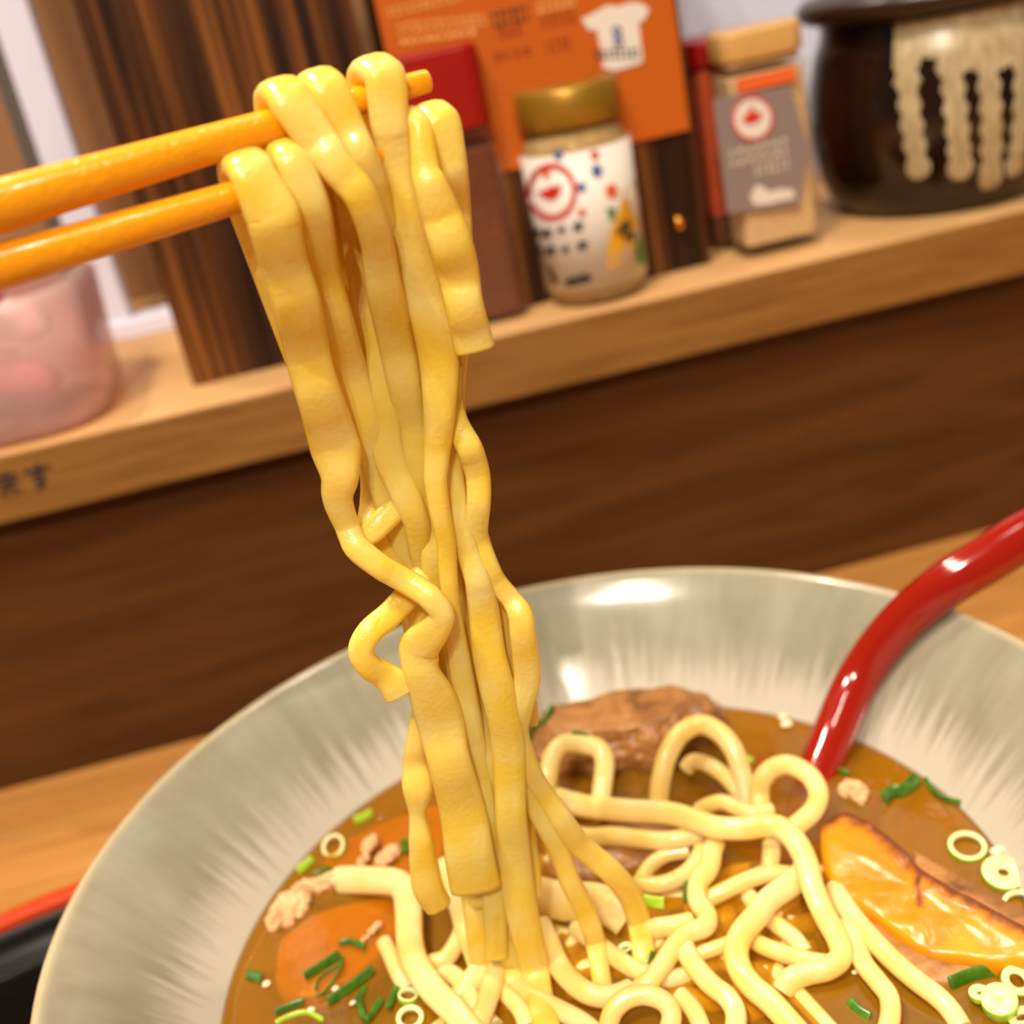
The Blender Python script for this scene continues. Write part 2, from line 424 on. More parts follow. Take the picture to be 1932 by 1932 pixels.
# far side: wood wall and a white frame standing on the back of the shelf
YW = 0.336
tag(link('wall_back', box('wall_back', (-0.9, 0.42, -0.03), (0.9, 0.44, 1.0)), 'backwood'), kind='structure')
xs = ony(243, 590, YW).x
xr = ony(1262, 100, YW).x
fr = empty('window_1', (xs, YW, ZS), None, None); fr['kind'] = 'structure'
part('frame_post', box('frame_post', (xs - 0.0145, YW, ZS), (xs, YW + 0.012, 0.6), 0.001), 'frame', fr)
part('frame_gap', box('frame_gap', (xs - 0.0215, YW + 0.004, ZS), (xs - 0.0146, YW + 0.012, 0.6)), 'gap', fr)  # solid dark strip standing in for the shaded gap beside the post
part('frame_sill', box('frame_sill', (xs - 0.0145, YW - 0.002, ZS), (xr + 0.001, YW + 0.012, ZS + 0.008), 0.001), 'frame', fr)
part('frame_panel', box('frame_panel', (xr, YW + 0.001, ZS), (0.55, YW + 0.012, 0.6), 0.001), 'frame', fr)

# ------------------------------------------------------------------ wooden boxes on the shelf
YB = onz(365, 730, ZS).y
xl = onz(365, 730, ZS).x
xg = ony(672, 40, YB).x
xm = ony(722, 60, YB).x
xR = onz(1325, 488, ZS).x
def plank_box(name, x0, x1, label):
    e = empty(name, ((x0 + x1) / 2, YB + 0.03, ZS), label, 'box')
    part('front_board', box('front_board', (x0, YB, ZS), (x1, YB + 0.006, ZS + 0.20), 0.0006), 'box', e)
    part('side_board', box('side_board', (x0, YB + 0.0061, ZS), (x0 + 0.006, YB + 0.06, ZS + 0.20), 0.0005), 'box', e)
    part('side_board', box('side_board', (x1 - 0.006, YB + 0.0061, ZS), (x1, YB + 0.06, ZS + 0.20), 0.0005), 'box', e)
    part('back_board', box('back_board', (x0 + 0.0061, YB + 0.054, ZS), (x1 - 0.0061, YB + 0.06, ZS + 0.20), 0.0005), 'box', e)
    return e
b1 = plank_box('wooden_box', xl, xg, 'tall dark striped wooden box standing beside the pink tub')
b2 = plank_box('wooden_box', xm, xR, 'dark striped wooden box carrying the orange menu sheet')
kp = ony(1281, 420, YB - 0.002)
part('knob', lathe('knob', [(0.0001, -0.0026), (0.0016, -0.002), (0.0021, 0), (0.0016, 0.002), (0.0001, 0.0026)], (kp.x, kp.y, kp.z), 20), 'brass', b2)

# orange menu sheet hung on the second box
YM = YB - 0.0016
x0 = ony(706, 0, YM).x; x1 = xR - 0.0018; z0 = ony(1250, 257, YM).z
menu = empty('menu_sheet', ((x0 + x1) / 2, YM, z0), 'orange printed menu sheet with a white shirt picture, behind the seasoning bottles', 'menu')
part('sheet', box('sheet', (x0, YM, z0), (x1, YM + 0.0012, z0 + 0.13), 0.0002), 'orange_print', menu)
YI = YM - 0.0003
shirt = [(1097, 36), (1112, 58), (1126, 55), (1136, 108), (1137, 128), (1160, 134), (1208, 120), (1213, 112), (1205, 42), (1216, 38), (1225, 16), (1210, 6), (1190, 4), (1168, 12), (1145, 10), (1125, 22)]
poly_y('shirt_picture', shirt, YI, 0.0002, 'white_paper', menu)
def emblem(u, v, Y, mm, material, parent):
    p = ony(u, v, Y)
    for k in range(2):
        part('shirt_emblem', lathe('e', [(mm * .5, 0), (mm, 0), (mm, 0.0002), (mm * .5, 0.0002)], n=20, closed=True), material, parent).data.transform(
            Matrix.Translation(p + V((0, 0, (0.0016 if k else -0.0016)))) @ Matrix.Rotation(math.pi / 2, 4, 'X'))
emblem(1165, 68, YI - 0.0003, 0.0017, 'ink_blue', menu)
def dashes(u0, v0, u1, v1, n, h, material, parent, Y, seed=0, fill=0.7, name='print'):
    """row of small printed marks, joined as one illegible line of print"""
    rnd = random.Random(seed); vs = []; fs = []
    for i in range(n):
        t0 = (i + 0.1) / n; t1 = (i + 0.1 + fill * rnd.uniform(0.7, 1.1)) / n
        for (ta, tb, ha, hb) in ((t0, t1, -0.5, -0.25), (t0, t1, 0.2, 0.45), ((t0 * .6 + t1 * .4), (t0 * .4 + t1 * .6), -0.6, 0.6)) if h > 0.0014 else ((t0, t1, -0.5, 0.5),):
            a = ony(u0 + (u1 - u0) * ta, v0 + (v1 - v0) * ta, Y); b = ony(u0 + (u1 - u0) * tb, v0 + (v1 - v0) * tb, Y)
            k = len(vs); hz = V((0, 0, h * 1.35)) * rnd.uniform(0.8, 1.1)
            vs += [a + hz * ha, b + hz * ha, b + hz * hb, a + hz * hb]; fs.append((k, k + 1, k + 2, k + 3))
    o = part(name, mesh(name, vs, fs, False), material, parent); o['kind'] = 'stuff'
    return o
dashes(928, 38, 1000, 22, 6, 0.0034, 'ink', menu, YI, 1)
dashes(1012, 16, 1090, 0, 6, 0.0024, 'orange_light', menu, YI, 2)
dashes(1020, 42, 1088, 28, 5, 0.0026, 'orange_dark', menu, YI, 3)
dashes(1030, 90, 1080, 78, 4, 0.0028, 'orange_dark', menu, YI, 4)
dashes(940, 62, 985, 53, 3, 0.0022, 'orange_dark', menu, YI, 5)
dashes(930, 108, 1005, 94, 4, 0.0018, 'orange_dark', menu, YI, 6)
dashes(730, 24, 870, -8, 11, 0.0020, 'orange_light', menu, YI, 7)
dashes(750, 54, 920, 36, 12, 0.0024, 'orange_light', menu, YI, 8)
dashes(755, 80, 900, 60, 10, 0.0012, 'orange_light', menu, YI, 9)
dashes(1122, 103, 1210, 99, 8, 0.0022, 'ink', menu, YI - 0.0003, 10)
dashes(1247, 0, 1256, 70, 6, 0.0024, 'orange_light', menu, YI, 11)

# ------------------------------------------------------------------ seasoning bottles
# red capped chili bottle
yb = onz(960, 607, ZS).y
xb1 = onz(1000, 590, ZS).x; xb0 = xb1 - 0.037
bt = empty('chili_bottle', ((xb0 + xb1) / 2, yb + 0.019, ZS), 'square glass bottle of brown chili powder with a red cap, behind the lifted noodles', 'bottle')
zc0 = ony(915, 240, yb).z; zc1 = ony(830, 92, yb + 0.004).z
part('glass_body', rbox('glass_body', (xb0, yb, ZS), (xb1, yb + 0.037, zc0), 0.005, taper=0.985), 'glass', bt)
part('chili_powder', rbox('chili_powder', (xb0 + 0.0016, yb + 0.0016, ZS + 0.002), (xb1 - 0.0016, yb + 0.0354, zc0 - 0.006), 0.004), 'chili', bt)
xc = ony(836, 150, yb).x; hw = (ony(918, 150, yb).x - ony(748, 150, yb).x) / 2
part('cap', rbox('cap', (xb0 + 0.0012, yb + 0.001, zc0), (xb1 - 0.0006, yb + 0.036, zc1), 0.006, bev=0.0012), 'red_plastic', bt)

# round jar with white label and gold cap
pj = onz(1130, 572, ZS); rj = 0.0176
cj = onz(1130, 554, ZS)
fy = cj.y - rj
def zj(u, v): return ony(u, v, fy).z - ZS
tp = 1.06
jar = empty('spice_jar', cj, 'round spice jar with a gold cap and white printed label', 'jar')
z_cb, z_ct, z_l0, z_l1 = zj(1083, 243), zj(1066, 166), zj(1128, 548), zj(1090, 286)
def rad(z): return rj * (1 + (tp - 1) * z / z_l1)
part('glass_body', lathe('glass_body', [(rj * .9, 0), (rj, 0.0012), (rad(z_l1), z_l1), (rj * .98, z_l1 + 0.0025), (rj * .9, z_cb), (rj * .9, z_cb + 0.001)], cj, 48), 'glass', jar)
part('powder', lathe('powder', [(rj * .86, 0.0015), (rj * .95, 0.0025), (rad(z_l1) * .96, z_l1), (rj * .84, z_cb)], cj, 40), 'garlic', jar)
part('cap', lathe('cap', [(rj * .97, z_cb), (rj * 1.0, z_cb + 0.0008), (rj * 1.0, z_ct - 0.001), (rj * .95, z_ct), (0.0001, z_ct)], cj, 48), 'gold', jar)
lab = part('label', lathe('label', [(rad(z_l0) + 0.0001, z_l0), (rad(z_l0) + 0.0003, z_l0), (rad(z_l1) + 0.0003, z_l1), (rad(z_l1) + 0.0001, z_l1)], cj, 72, closed=True), 'white_paper', jar)
def wrap_px(u, v, off=0.0006):
    """point of the jar's wall seen at a pixel"""
    d = ray(u, v); o = CAM
    R = rad((z_l0 + z_l1) / 2) + off
    for _ in range(4):
        ox, oy = o.x - cj.x, o.y - cj.y
        a = d.x * d.x + d.y * d.y; b = ox * d.x + oy * d.y; c = ox * ox + oy * oy - R * R
        disc = max(b * b - a * c, 0)
        p = o + d * ((-b - math.sqrt(disc)) / a)
        R = rad(p.z - ZS) + off
    return p
def jar_poly(name, px, material, off=0.0006):
    c = (sum(p[0] for p in px) / len(px), sum(p[1] for p in px) / len(px))
    vs = [wrap_px(*c, off)]; fs = []; n = len(px)
    for s in (0.5, 1.0):
        vs += [wrap_px(c[0] + (u - c[0]) * s, c[1] + (v - c[1]) * s, off) for u, v in px]
    for i in range(n):
        j = (i + 1) % n
        fs += [(0, 1 + i, 1 + j), (1 + i, 1 + n + i, 1 + n + j, 1 + j)]
    return part(name, mesh(name, vs, fs), material, lab)
def disc(u, v, r, n=14, k=1.15): return [(u + r * math.cos(6.2832 * i / n), v + r * k * math.sin(6.2832 * i / n)) for i in range(n)]
def jar_ring(name, u, v, r0, r1, material):
    A = disc(u, v, r0, 24); B = disc(u, v, r1, 24); n = 24
    vs = [wrap_px(*p) for p in A + B]
    return part(name, mesh(name, vs, [(i, (i + 1) % n, n + (i + 1) % n, n + i) for i in range(n)]), material, lab)
jar_ring('emblem_ring', 1041, 362, 38, 48, 'ink_red')
jar_poly('emblem_figure', [(1012, 362), (1030, 358), (1036, 350), (1048, 352), (1060, 345), (1056, 366), (1045, 378), (1028, 376)], 'ink_red')
jar_poly('emblem_crown', [(1022, 322), (1036, 318), (1038, 334), (1026, 337)], 'ink_orange')
for (u, v, r, k) in ((1122, 292, 8, 'ink_red'), (1154, 360, 12, 'ink_orange'), (1098, 401, 7, 'ink_red'), (1053, 292, 9, 'ink_blue'), (1126, 322, 11, 'ink_blue'), (1097, 353, 9, 'ink_blue')):
    jar_poly('printed_dot', disc(u, v, r), k)
jar_poly('yellow_flash', [(1144, 510), (1150, 440), (1166, 404), (1180, 350), (1196, 340), (1206, 380), (1208, 430), (1196, 470), (1166, 500)], 'ink_yellow', 0.0005)
jar_poly('green_corner', [(1144, 392), (1163, 392), (1158, 418), (1150, 414)], 'ink_green')
jar_poly('green_corner', [(1206, 440), (1213, 470), (1216, 500), (1202, 496), (1200, 470)], 'ink_green')
for (u, v, s) in ((1014, 438, 6), (1033, 441, 8), (1060, 434, 6), (1092, 428, 8), (1018, 474, 6), (1040, 474, 8), (1068, 471, 6), (1100, 464, 8), (1182, 428, 9), (1190, 446, 8), (1172, 438, 6)):
    s *= 1.35
    jar_poly('printed_character', [(u - s, v - s * .3), (u - s * .2, v - s), (u + s, v - s * .6), (u + s * .3, v), (u + s * .8, v + s), (u - s * .3, v + s * .4), (u - s, v + s)], 'ink', 0.0008)
jar_poly('printed_letter', [(1033, 504), (1040, 506), (1052, 532), (1050, 540), (1042, 536)], 'ink')
jar_poly('printed_letter', [(1064, 534), (1075, 524), (1090, 524), (1098, 518), (1116, 520), (1117, 530), (1096, 536), (1084, 540), (1068, 542)], 'ink')

# clear bottle with beige cap and grey label
yc = onz(1472, 478, ZS).y
cx0 = onz(1391, 485, ZS).x; cx1 = onz(1556, 455, ZS).x
pb = empty('pepper_bottle', ((cx0 + cx1) / 2, yc + 0.010, ZS), 'clear square bottle with beige cap and grey label holding greyish pepper', 'bottle')
zp0 = ony(1440, 118, yc).z; zp1 = ony(1425, 52, yc).z
part('glass_body', rbox('glass_body', (cx0, yc, ZS), (cx1, yc + 0.021, zp0 - 0.001), 0.004), 'glass', pb)
part('pepper', rbox('pepper', (cx0 + 0.0016, yc + 0.0016, ZS + 0.004), (cx1 - 0.0016, yc + 0.0194, zp0 - 0.003), 0.003), 'pepper', pb)
part('neck', rbox('neck', (cx0 + 0.002, yc + 0.002, zp0 - 0.0009), (cx1 - 0.002, yc + 0.019, zp0 + 0.001), 0.004), 'pepper', pb)
part('cap', rbox('cap', (cx0 + 0.0004, yc + 0.0005, zp0 + 0.001), (cx1 - 0.0004, yc + 0.0205, zp1), 0.006, bev=0.0015), 'beige_cap', pb)
gl = poly_y('label', [(1345, 188), (1492, 160), (1527, 285), (1507, 388), (1372, 402)], yc - 0.0003, 0.0002, 'grey_label', pb)
part('red_seal', box('red_seal', (cx0 + 0.004, yc - 0.0004, ony(1420, 170, yc).z), (cx1 - 0.006, yc - 0.0001, ony(1430, 140, yc).z)), 'ink_orange', pb)
poly_y('emblem_disc', disc(1420, 223, 40, 24, 1.08), yc - 0.0006, 0.0002, 'white_paper', gl)
def ring_y(u, v, r0, r1, Y, material, parent):
    A = disc(u, v, r0, 24, 1.08); B = disc(u, v, r1, 24, 1.08); n = 24
    part('emblem_ring', mesh('emblem_ring', [ony(*p, Y) for p in A + B], [(i, (i + 1) % n, n + (i + 1) % n, n + i) for i in range(n)]), material, parent)
ring_y(1420, 223, 35, 40, yc - 0.0008, 'ink_red', gl)
poly_y('emblem_figure', [(1400, 224), (1412, 214), (1420, 196), (1424, 212), (1438, 212), (1434, 226), (1422, 232), (1408, 234)], yc - 0.0009, 0.0002, 'ink_red', gl)
dashes(1376, 300, 1490, 272, 7, 0.0040, 'pale_ink', gl, yc - 0.0006, 21, 0.6)
dashes(1424, 322, 1492, 306, 6, 0.0028, 'pale_ink', gl, yc - 0.0006, 22, 0.6)
poly_y('signature', [(1415, 372), (1428, 348), (1440, 352), (1450, 362), (1475, 356), (1498, 358), (1499, 374), (1470, 380), (1448, 386), (1424, 388)], yc - 0.0006, 0.0002, 'pale_ink', gl)

# red bottle tucked behind it
yr = yc + 0.023
rx0 = ony(1300, 60, yr).x
rb = empty('red_pepper_bottle', (rx0 + 0.016, yr + 0.016, ZS), 'narrow red bottle mostly hidden behind the beige capped bottle', 'bottle')
zr1 = ony(1325, 78, yr).z; zr0 = ony(1330, 130, yr).z
part('glass_body', rbox('glass_body', (rx0, yr, ZS), (rx0 + 0.033, yr + 0.033, zr0), 0.004), 'glass', rb)
part('red_powder', rbox('red_powder', (rx0 + 0.0012, yr + 0.0012, ZS + 0.012), (rx0 + 0.0318, yr + 0.0318, zr0 - 0.001), 0.003), 'redpowder', rb)
part('dark_powder', rbox('dark_powder', (rx0 + 0.0012, yr + 0.0012, ZS + 0.001), (rx0 + 0.0318, yr + 0.0318, ZS + 0.0118), 0.003), 'chili', rb)
part('cap', rbox('cap', (rx0 - 0.0002, yr - 0.0002, zr0), (rx0 + 0.0332, yr + 0.0332, zr1), 0.005), 'red_plastic', rb)

# glazed ceramic jar with cream drips
gj = onz(1790, 404, ZS); GR = 0.0455
gc = onz(1772, 366, ZS)
gy = gc.y - GR * 0.9
zlid = ony(1700, 45, gy).z - ZS
prof = [(0.0345, 0), (0.0375, 0.002), (0.0425, 0.010), (GR, 0.026), (GR, 0.042), (0.0430, 0.056), (0.0400, zlid - 0.005), (0.0395, zlid)]
gp = []
PV = catmull([V((a, b, 0)) for a, b in prof], 6)
gp = [(p.x, p.y) for p in PV]
pot = empty('ceramic_jar', gc, 'round dark brown glazed ceramic jar with cream drip glaze and lid', 'jar')
part('body', lathe('body', gp, gc, 80), 'jar', pot)
part('lid', lathe('lid', [(0.040, zlid + 0.0002), (0.0440, zlid + 0.001), (0.0470, zlid + 0.003), (0.0475, zlid + 0.006), (0.045, zlid + 0.009), (0.02, zlid + 0.014), (0.008, zlid + 0.016), (0.007, zlid + 0.022), (0.010, zlid + 0.028), (0.0001, zlid + 0.030)], gc, 64), 'jar_lid', pot)
def prof_r(z):
    for (r0, z0), (r1, z1) in zip(gp, gp[1:]):
        if z0 <= z <= z1: return r0 + (r1 - r0) * (z - z0) / max(z1 - z0, 1e-9)
    return gp[-1][0]
view_a = math.atan2(CAM.y - gc.y, CAM.x - gc.x)
def jar_hit(u, v):
    d = ray(u, v); best = None
    R = GR
    for _ in range(6):
        ox, oy = CAM.x - gc.x, CAM.y - gc.y
        a = d.x ** 2 + d.y ** 2; b = ox * d.x + oy * d.y; c = ox * ox + oy * oy - R * R
        p = CAM + d * ((-b - math.sqrt(max(b * b - a * c, 0))) / a)
        R = prof_r(min(max(p.z - ZS, 0), zlid))
    return math.atan2(p.y - gc.y, p.x - gc.x), p.z - ZS
drips = []
for (ut, vt, ub, vb, hw) in ((1712, 150, 1733, 316, 17), (1795, 140, 1811, 316, 18), (1862, 140, 1867, 335, 18), (1925, 130, 1912, 312, 16)):
    at_, zt = jar_hit(ut, vt); ab_, zb = jar_hit(ub, vb); drips.append((at_, zt, ab_, zb, hw * 0.000195 / GR))
a9 = drips[-1][2]
for k in range(4):                                      # further drips out of sight round the jar
    a = a9 + 0.36 * (k + 1); drips.append((a, zt, a, drips[k % 4][3] + 0.002, 0.085))
a_l, z_l = jar_hit(1688, 92); a_r = drips[-1][2] + 0.2
zlow = jar_hit(1780, 110)[1]
NA, NZ = 520, 110
zlo = min(d[3] for d in drips) - 0.004
def in_glaze(a, z):
    if a_l <= a <= a_r and z > zlow + 0.0012 * math.sin(a * 17) - (0.006 if a > drips[1][0] else 0) : return True
    for (at_, zt, ab_, zb, h) in drips:
        if z >= zt: c = at_
        else: c = at_ + (ab_ - at_) * (zt - z) / (zt - zb)
        hh = h * (1.0 + 0.16 * math.sin(z * 900 + at_ * 30)) * (1.25 if z > zlow - 0.006 else 1.0)
        if z > zb and abs(a - c) < hh: return True
        if ((a - ab_) / (h * 1.25)) ** 2 + ((z - zb) / (h * GR * 1.25)) ** 2 < 1: return True
    return False
idx = {}; vs = []; fs = []
ztop = zlid - 0.0005
def gv(i, j):
    if (i, j) not in idx:
        a = a_l + (a_r - a_l) * i / NA; z = zlo + (ztop - zlo) * j / NZ
        r = prof_r(z) + 0.0007
        idx[(i, j)] = len(vs); vs.append((gc.x + r * math.cos(a), gc.y + r * math.sin(a), ZS + z))
    return idx[(i, j)]
for i in range(NA):
    for j in range(NZ):
        a = a_l + (a_r - a_l) * (i + .5) / NA; z = zlo + (ztop - zlo) * (j + .5) / NZ
        if in_glaze(a, z): fs.append((gv(i, j), gv(i + 1, j), gv(i + 1, j + 1), gv(i, j + 1)))
g = part('drip_glaze', mesh('drip_glaze', vs, fs), 'drip', pot); g['label'] = 'cream drip glaze'
md = g.modifiers.new('thick', 'SOLIDIFY'); md.thickness = 0.0008; md.offset = 0.0

# frosted tub of pink wrapped sweets
tr = onz(238, 752, ZS); tx1 = tr.x; tx0 = tx1 - 0.085
ty0 = YF + 0.003; ty1 = ty0 + 0.075; tz = ony(218, 505, ty0 + 0.02).z
tub = empty('plastic_tub', ((tx0 + tx1) / 2, (ty0 + ty1) / 2, ZS), 'frosted translucent plastic tub at the left end of the shelf', 'tub')
def shell(name, lo, hi, r, th):
    o = rbox('o', lo, hi, r, 10, 0.003, taper=0.94); i = rbox('i', (lo[0] + th, lo[1] + th, lo[2] + th), (hi[0] - th, hi[1] - th, hi[2] + 0.00001), r - th, 10, 0.003, taper=0.94)
    bm = bmesh.new(); bm.from_mesh(o)
    top = max(bm.faces, key=lambda f: f.calc_center_median().z); bm.faces.remove(top)
    bm2 = bmesh.new(); bm2.from_mesh(i); t2 = max(bm2.faces, key=lambda f: f.calc_center_median().z); bm2.faces.remove(t2)
    bmesh.ops.reverse_faces(bm2, faces=bm2.faces); m2 = bpy.data.meshes.new('x'); bm2.to_mesh(m2); bm2.free(); bm.from_mesh(m2)
    es = [e for e in bm.edges if e.is_boundary]; bmesh.ops.bridge_loops(bm, edges=es)
    return bm_mesh(name, bm)
part('tub_body', shell('tub_body', (tx0, ty0, ZS), (tx1, ty1, tz), 0.022, 0.0016), 'frosted', tub)
def pillow(name, c, sx, sy, sz, rot, material):
    bm = bmesh.new(); bmesh.ops.create_grid(bm, x_segments=10, y_segments=10, size=1)
    for v in bm.verts:
        k = (1 - v.co.x ** 4) * (1 - v.co.y ** 4); v.co.z = k
    bot = bmesh.ops.duplicate(bm, geom=bm.faces[:] + bm.verts[:] + bm.edges[:])
    for v in [q for q in bot['geom'] if isinstance(q, bmesh.types.BMVert)]: v.co.z *= -1
    bmesh.ops.remove_doubles(bm, verts=bm.verts, dist=1e-5); bmesh.ops.recalc_face_normals(bm, faces=bm.faces)
    bm.transform(Matrix.Translation(c) @ rot.to_4x4() @ Matrix.Diagonal((sx, sy, sz, 1)))
    return link(name, bm_mesh(name, bm), material)
from mathutils import Euler
sweets = [((-0.031, 0.030, 0.016), 'pink', 'pink'), ((-0.060, 0.026, 0.014), 'crimson', 'crimson'), ((-0.046, 0.050, 0.016), 'pinkwhite', 'pale pink'),
          ((-0.030, 0.040, 0.034), 'pinkwhite', 'pale pink'), ((-0.062, 0.022, 0.036), 'crimson', 'crimson'), ((-0.040, 0.024, 0.046), 'pink', 'bright pink'), ((-0.066, 0.050, 0.034), 'pink', 'rose pink')]
places = ['lying low at the near corner of the tub', 'lying low at the left of the tub', 'lying at the bottom middle of the tub', 'resting halfway up the right of the tub', 'at the top left of the tub', 'on top in the middle of the tub', 'at the back left of the tub']
for i, ((dx, dy, dz), k, nm) in enumerate(sweets):
    o = pillow('wrapped_sweet', V((tx1 + dx, ty0 + dy, ZS + min(dz, tz - ZS - 0.003))), 0.013, 0.010, 0.007, Euler((0.3 * math.sin(i * 2), 0.4 * math.cos(i * 3), i * 1.1)).to_matrix(), k)
    tag(o, nm + ' wrapped sweet ' + places[i], 'sweet', 'wrapped sweets in the tub')

# ------------------------------------------------------------------ tray, bowl, broth
tc_ = V((-0.100, -0.095, 0)); TR = 0.222
tray = empty('lacquer_tray', tc_, 'round black lacquer tray with a red rim, under the bowl', 'tray')
part('tray_base', lathe('tray_base', [(0.0001, 0), (TR - 0.012, 0), (TR - 0.0045, 0.011), (TR - 0.0065, 0.0115), (TR - 0.012, 0.0040), (TR - 0.0145, 0.0027), (TR - 0.0165, 0.0026), (TR - 0.019, 0.0026), (TR - 0.03, 0.0026), (0.0001, 0.0026)], tc_, 128), 'tray_black', tray)
part('tray_rim', lathe('tray_rim', [(TR - 0.0066, 0.0112), (TR - 0.0042, 0.0105), (TR - 0.001, 0.0138), (TR - 0.0022, 0.0152), (TR - 0.005, 0.0138)], tc_, 128, closed=True), 'tray_red', tray)

RO, RZ, RB = 0.108, 0.080, 0.0811
inner = [(0.0001, 0.0165), (0.030, 0.0185), (0.050, 0.0265), (0.066, 0.0380), (RB, BROTH), (0.0915, 0.0655), (0.1000, 0.0746), (0.1045, 0.0786)]
outer = [(0.1045, 0.0786), (0.1064, 0.0799), (0.1078, 0.0797), (RO, 0.0785), (0.1055, 0.0745), (0.0955, 0.0630), (0.080, 0.0460), (0.062, 0.0300), (0.047, 0.0190), (0.0400, 0.0125), (0.0385, 0.0035), (0.0375, 0.0027), (0.034, 0.0027), (0.033, 0.0035), (0.0325, 0.010), (0.0001, 0.0115)]
def smooth_prof(p, n): return [(max(q.x, 0.0001), q.y) for q in catmull([V((a, b, 0)) for a, b in p], n)]
bp_ = smooth_prof(inner, 6)[:-1] + smooth_prof(outer, 4)
bo = link('ramen_bowl', lathe('ramen_bowl', bp_, n=128), 'bowl', base=V((0, 0, 0.0027)))
tag(bo, 'wide grey green glazed ceramic ramen bowl', 'bowl')
def inner_r(z):
    ip = smooth_prof(inner, 6)
    for (r0, z0), (r1, z1) in zip(ip, ip[1:]):
        if z0 <= z <= z1: return r0 + (r1 - r0) * (z - z0) / max(z1 - z0, 1e-9)
    return RB
bprof = [(0.0001, 0.0215), (0.029, 0.0232)] + [(inner_r(z) - 0.0007, z) for z in (0.030, 0.038, 0.045, 0.050, 0.0530)] + [(RB - 0.0002, BROTH + 0.0002), (RB - 0.0012, BROTH - 0.0001), (RB - 0.004, BROTH - 0.0002), (0.0001, BROTH - 0.0002)]
br = link('broth', lathe('broth', bprof, n=128), 'broth')
tag(br, 'brown soup filling the ramen bowl', 'broth', kind='stuff')

# ------------------------------------------------------------------ ladle
sp = [(1512, 1540, .0460, 10), (1540, 1470, .0520, 11), (1572, 1388, .0585, 11.5), (1620, 1280, .0668, 11.8), (1690, 1185, .0775, 12), (1780, 1107, .0868, 12.5), (1860, 1057, .0912, 12.8), (1945, 1005, .0950, 13), (2040, 962, .0980, 13), (2110, 930, .0985, 12)]
spx = [(a[0], a[1]) for a in sp]
pts = [onz(a[0], a[1], a[2]) for a in sp]
ladle = empty('ladle', pts[0], 'glossy red lacquer ladle leaning on the rim of the bowl', 'ladle')
part('handle', sweep('handle', pts, [px_side(spx, i) for i in range(len(sp))], [a[3] * 0.00088 for a in sp], [0.0078] * len(sp), power=2.3, nseg=20, sub=8), 'red_lacquer', ladle)
lc = onz(1492, 1512, 0.0465)
part('ladle_cup', lathe('ladle_cup', [(0.0001, -0.014), (0.011, -0.012), (0.0175, -0.006), (0.020, 0.000), (0.0188, 0.0003), (0.0165, -0.0055), (0.010, -0.0105), (0.0001, -0.0122)], lc, 40), 'red_lacquer', ladle)

# ------------------------------------------------------------------ chopsticks
def stick_pt(S, u):
    """point on the stick's axis seen at column u"""
    a, b = S['a'], S['b']
    lo, hi = -3.0, 1.2
    def col(p): d = p - CAM; return 966 + F * d.dot(RT) / d.dot(FW)
    for _ in range(60):
        m = (lo + hi) / 2
        if col(b + (a - b) * m) < u: lo = m
        else: hi = m
    return b + (a - b) * lo, lo
def stick_r(S, t): return (S['rb'] + (S['ra'] - S['rb']) * t) * 0.001
S1 = dict(a=onp(808, 152, 1), b=onp(0, 388, 27), ra=1.66, rb=3.30)
S2 = dict(a=onp(834, 258, 4), b=onp(0, 502, 28), ra=1.55, rb=2.86)
for S, lb in ((S1, 'orange chopstick whose bare tip shows past the noodles'), (S2, 'orange chopstick below the other, its tip covered by noodles')):
    ts = [1.0, 0.998, 0.985, 0.9, 0.7, 0.5, 0.3, 0.1, -0.1, -0.4, -0.8, -1.2]
    pts = [S['b'] + (S['a'] - S['b']) * t for t in ts]
    rs = [stick_r(S, t) for t in ts]; rs[0] *= 0.72; rs[1] *= 0.9
    ax = (S['a'] - S['b']).normalized(); up = V((0, 0, 1)); side = ax.cross(up).normalized()
    tag(link('chopstick', sweep('chopstick', pts, [side] * len(ts), [r * 2 for r in rs], [r * 2 for r in rs], power=2.25, nseg=20, sub=4), 'stick'), lb, 'chopstick', 'pair of chopsticks')
    S['ax'] = ax; fr_ = (-HN - ax * (-HN).dot(ax)).normalized(); S['fr'] = fr_; S['up'] = ax.cross(fr_) if ax.cross(fr_).z > 0 else fr_.cross(ax)

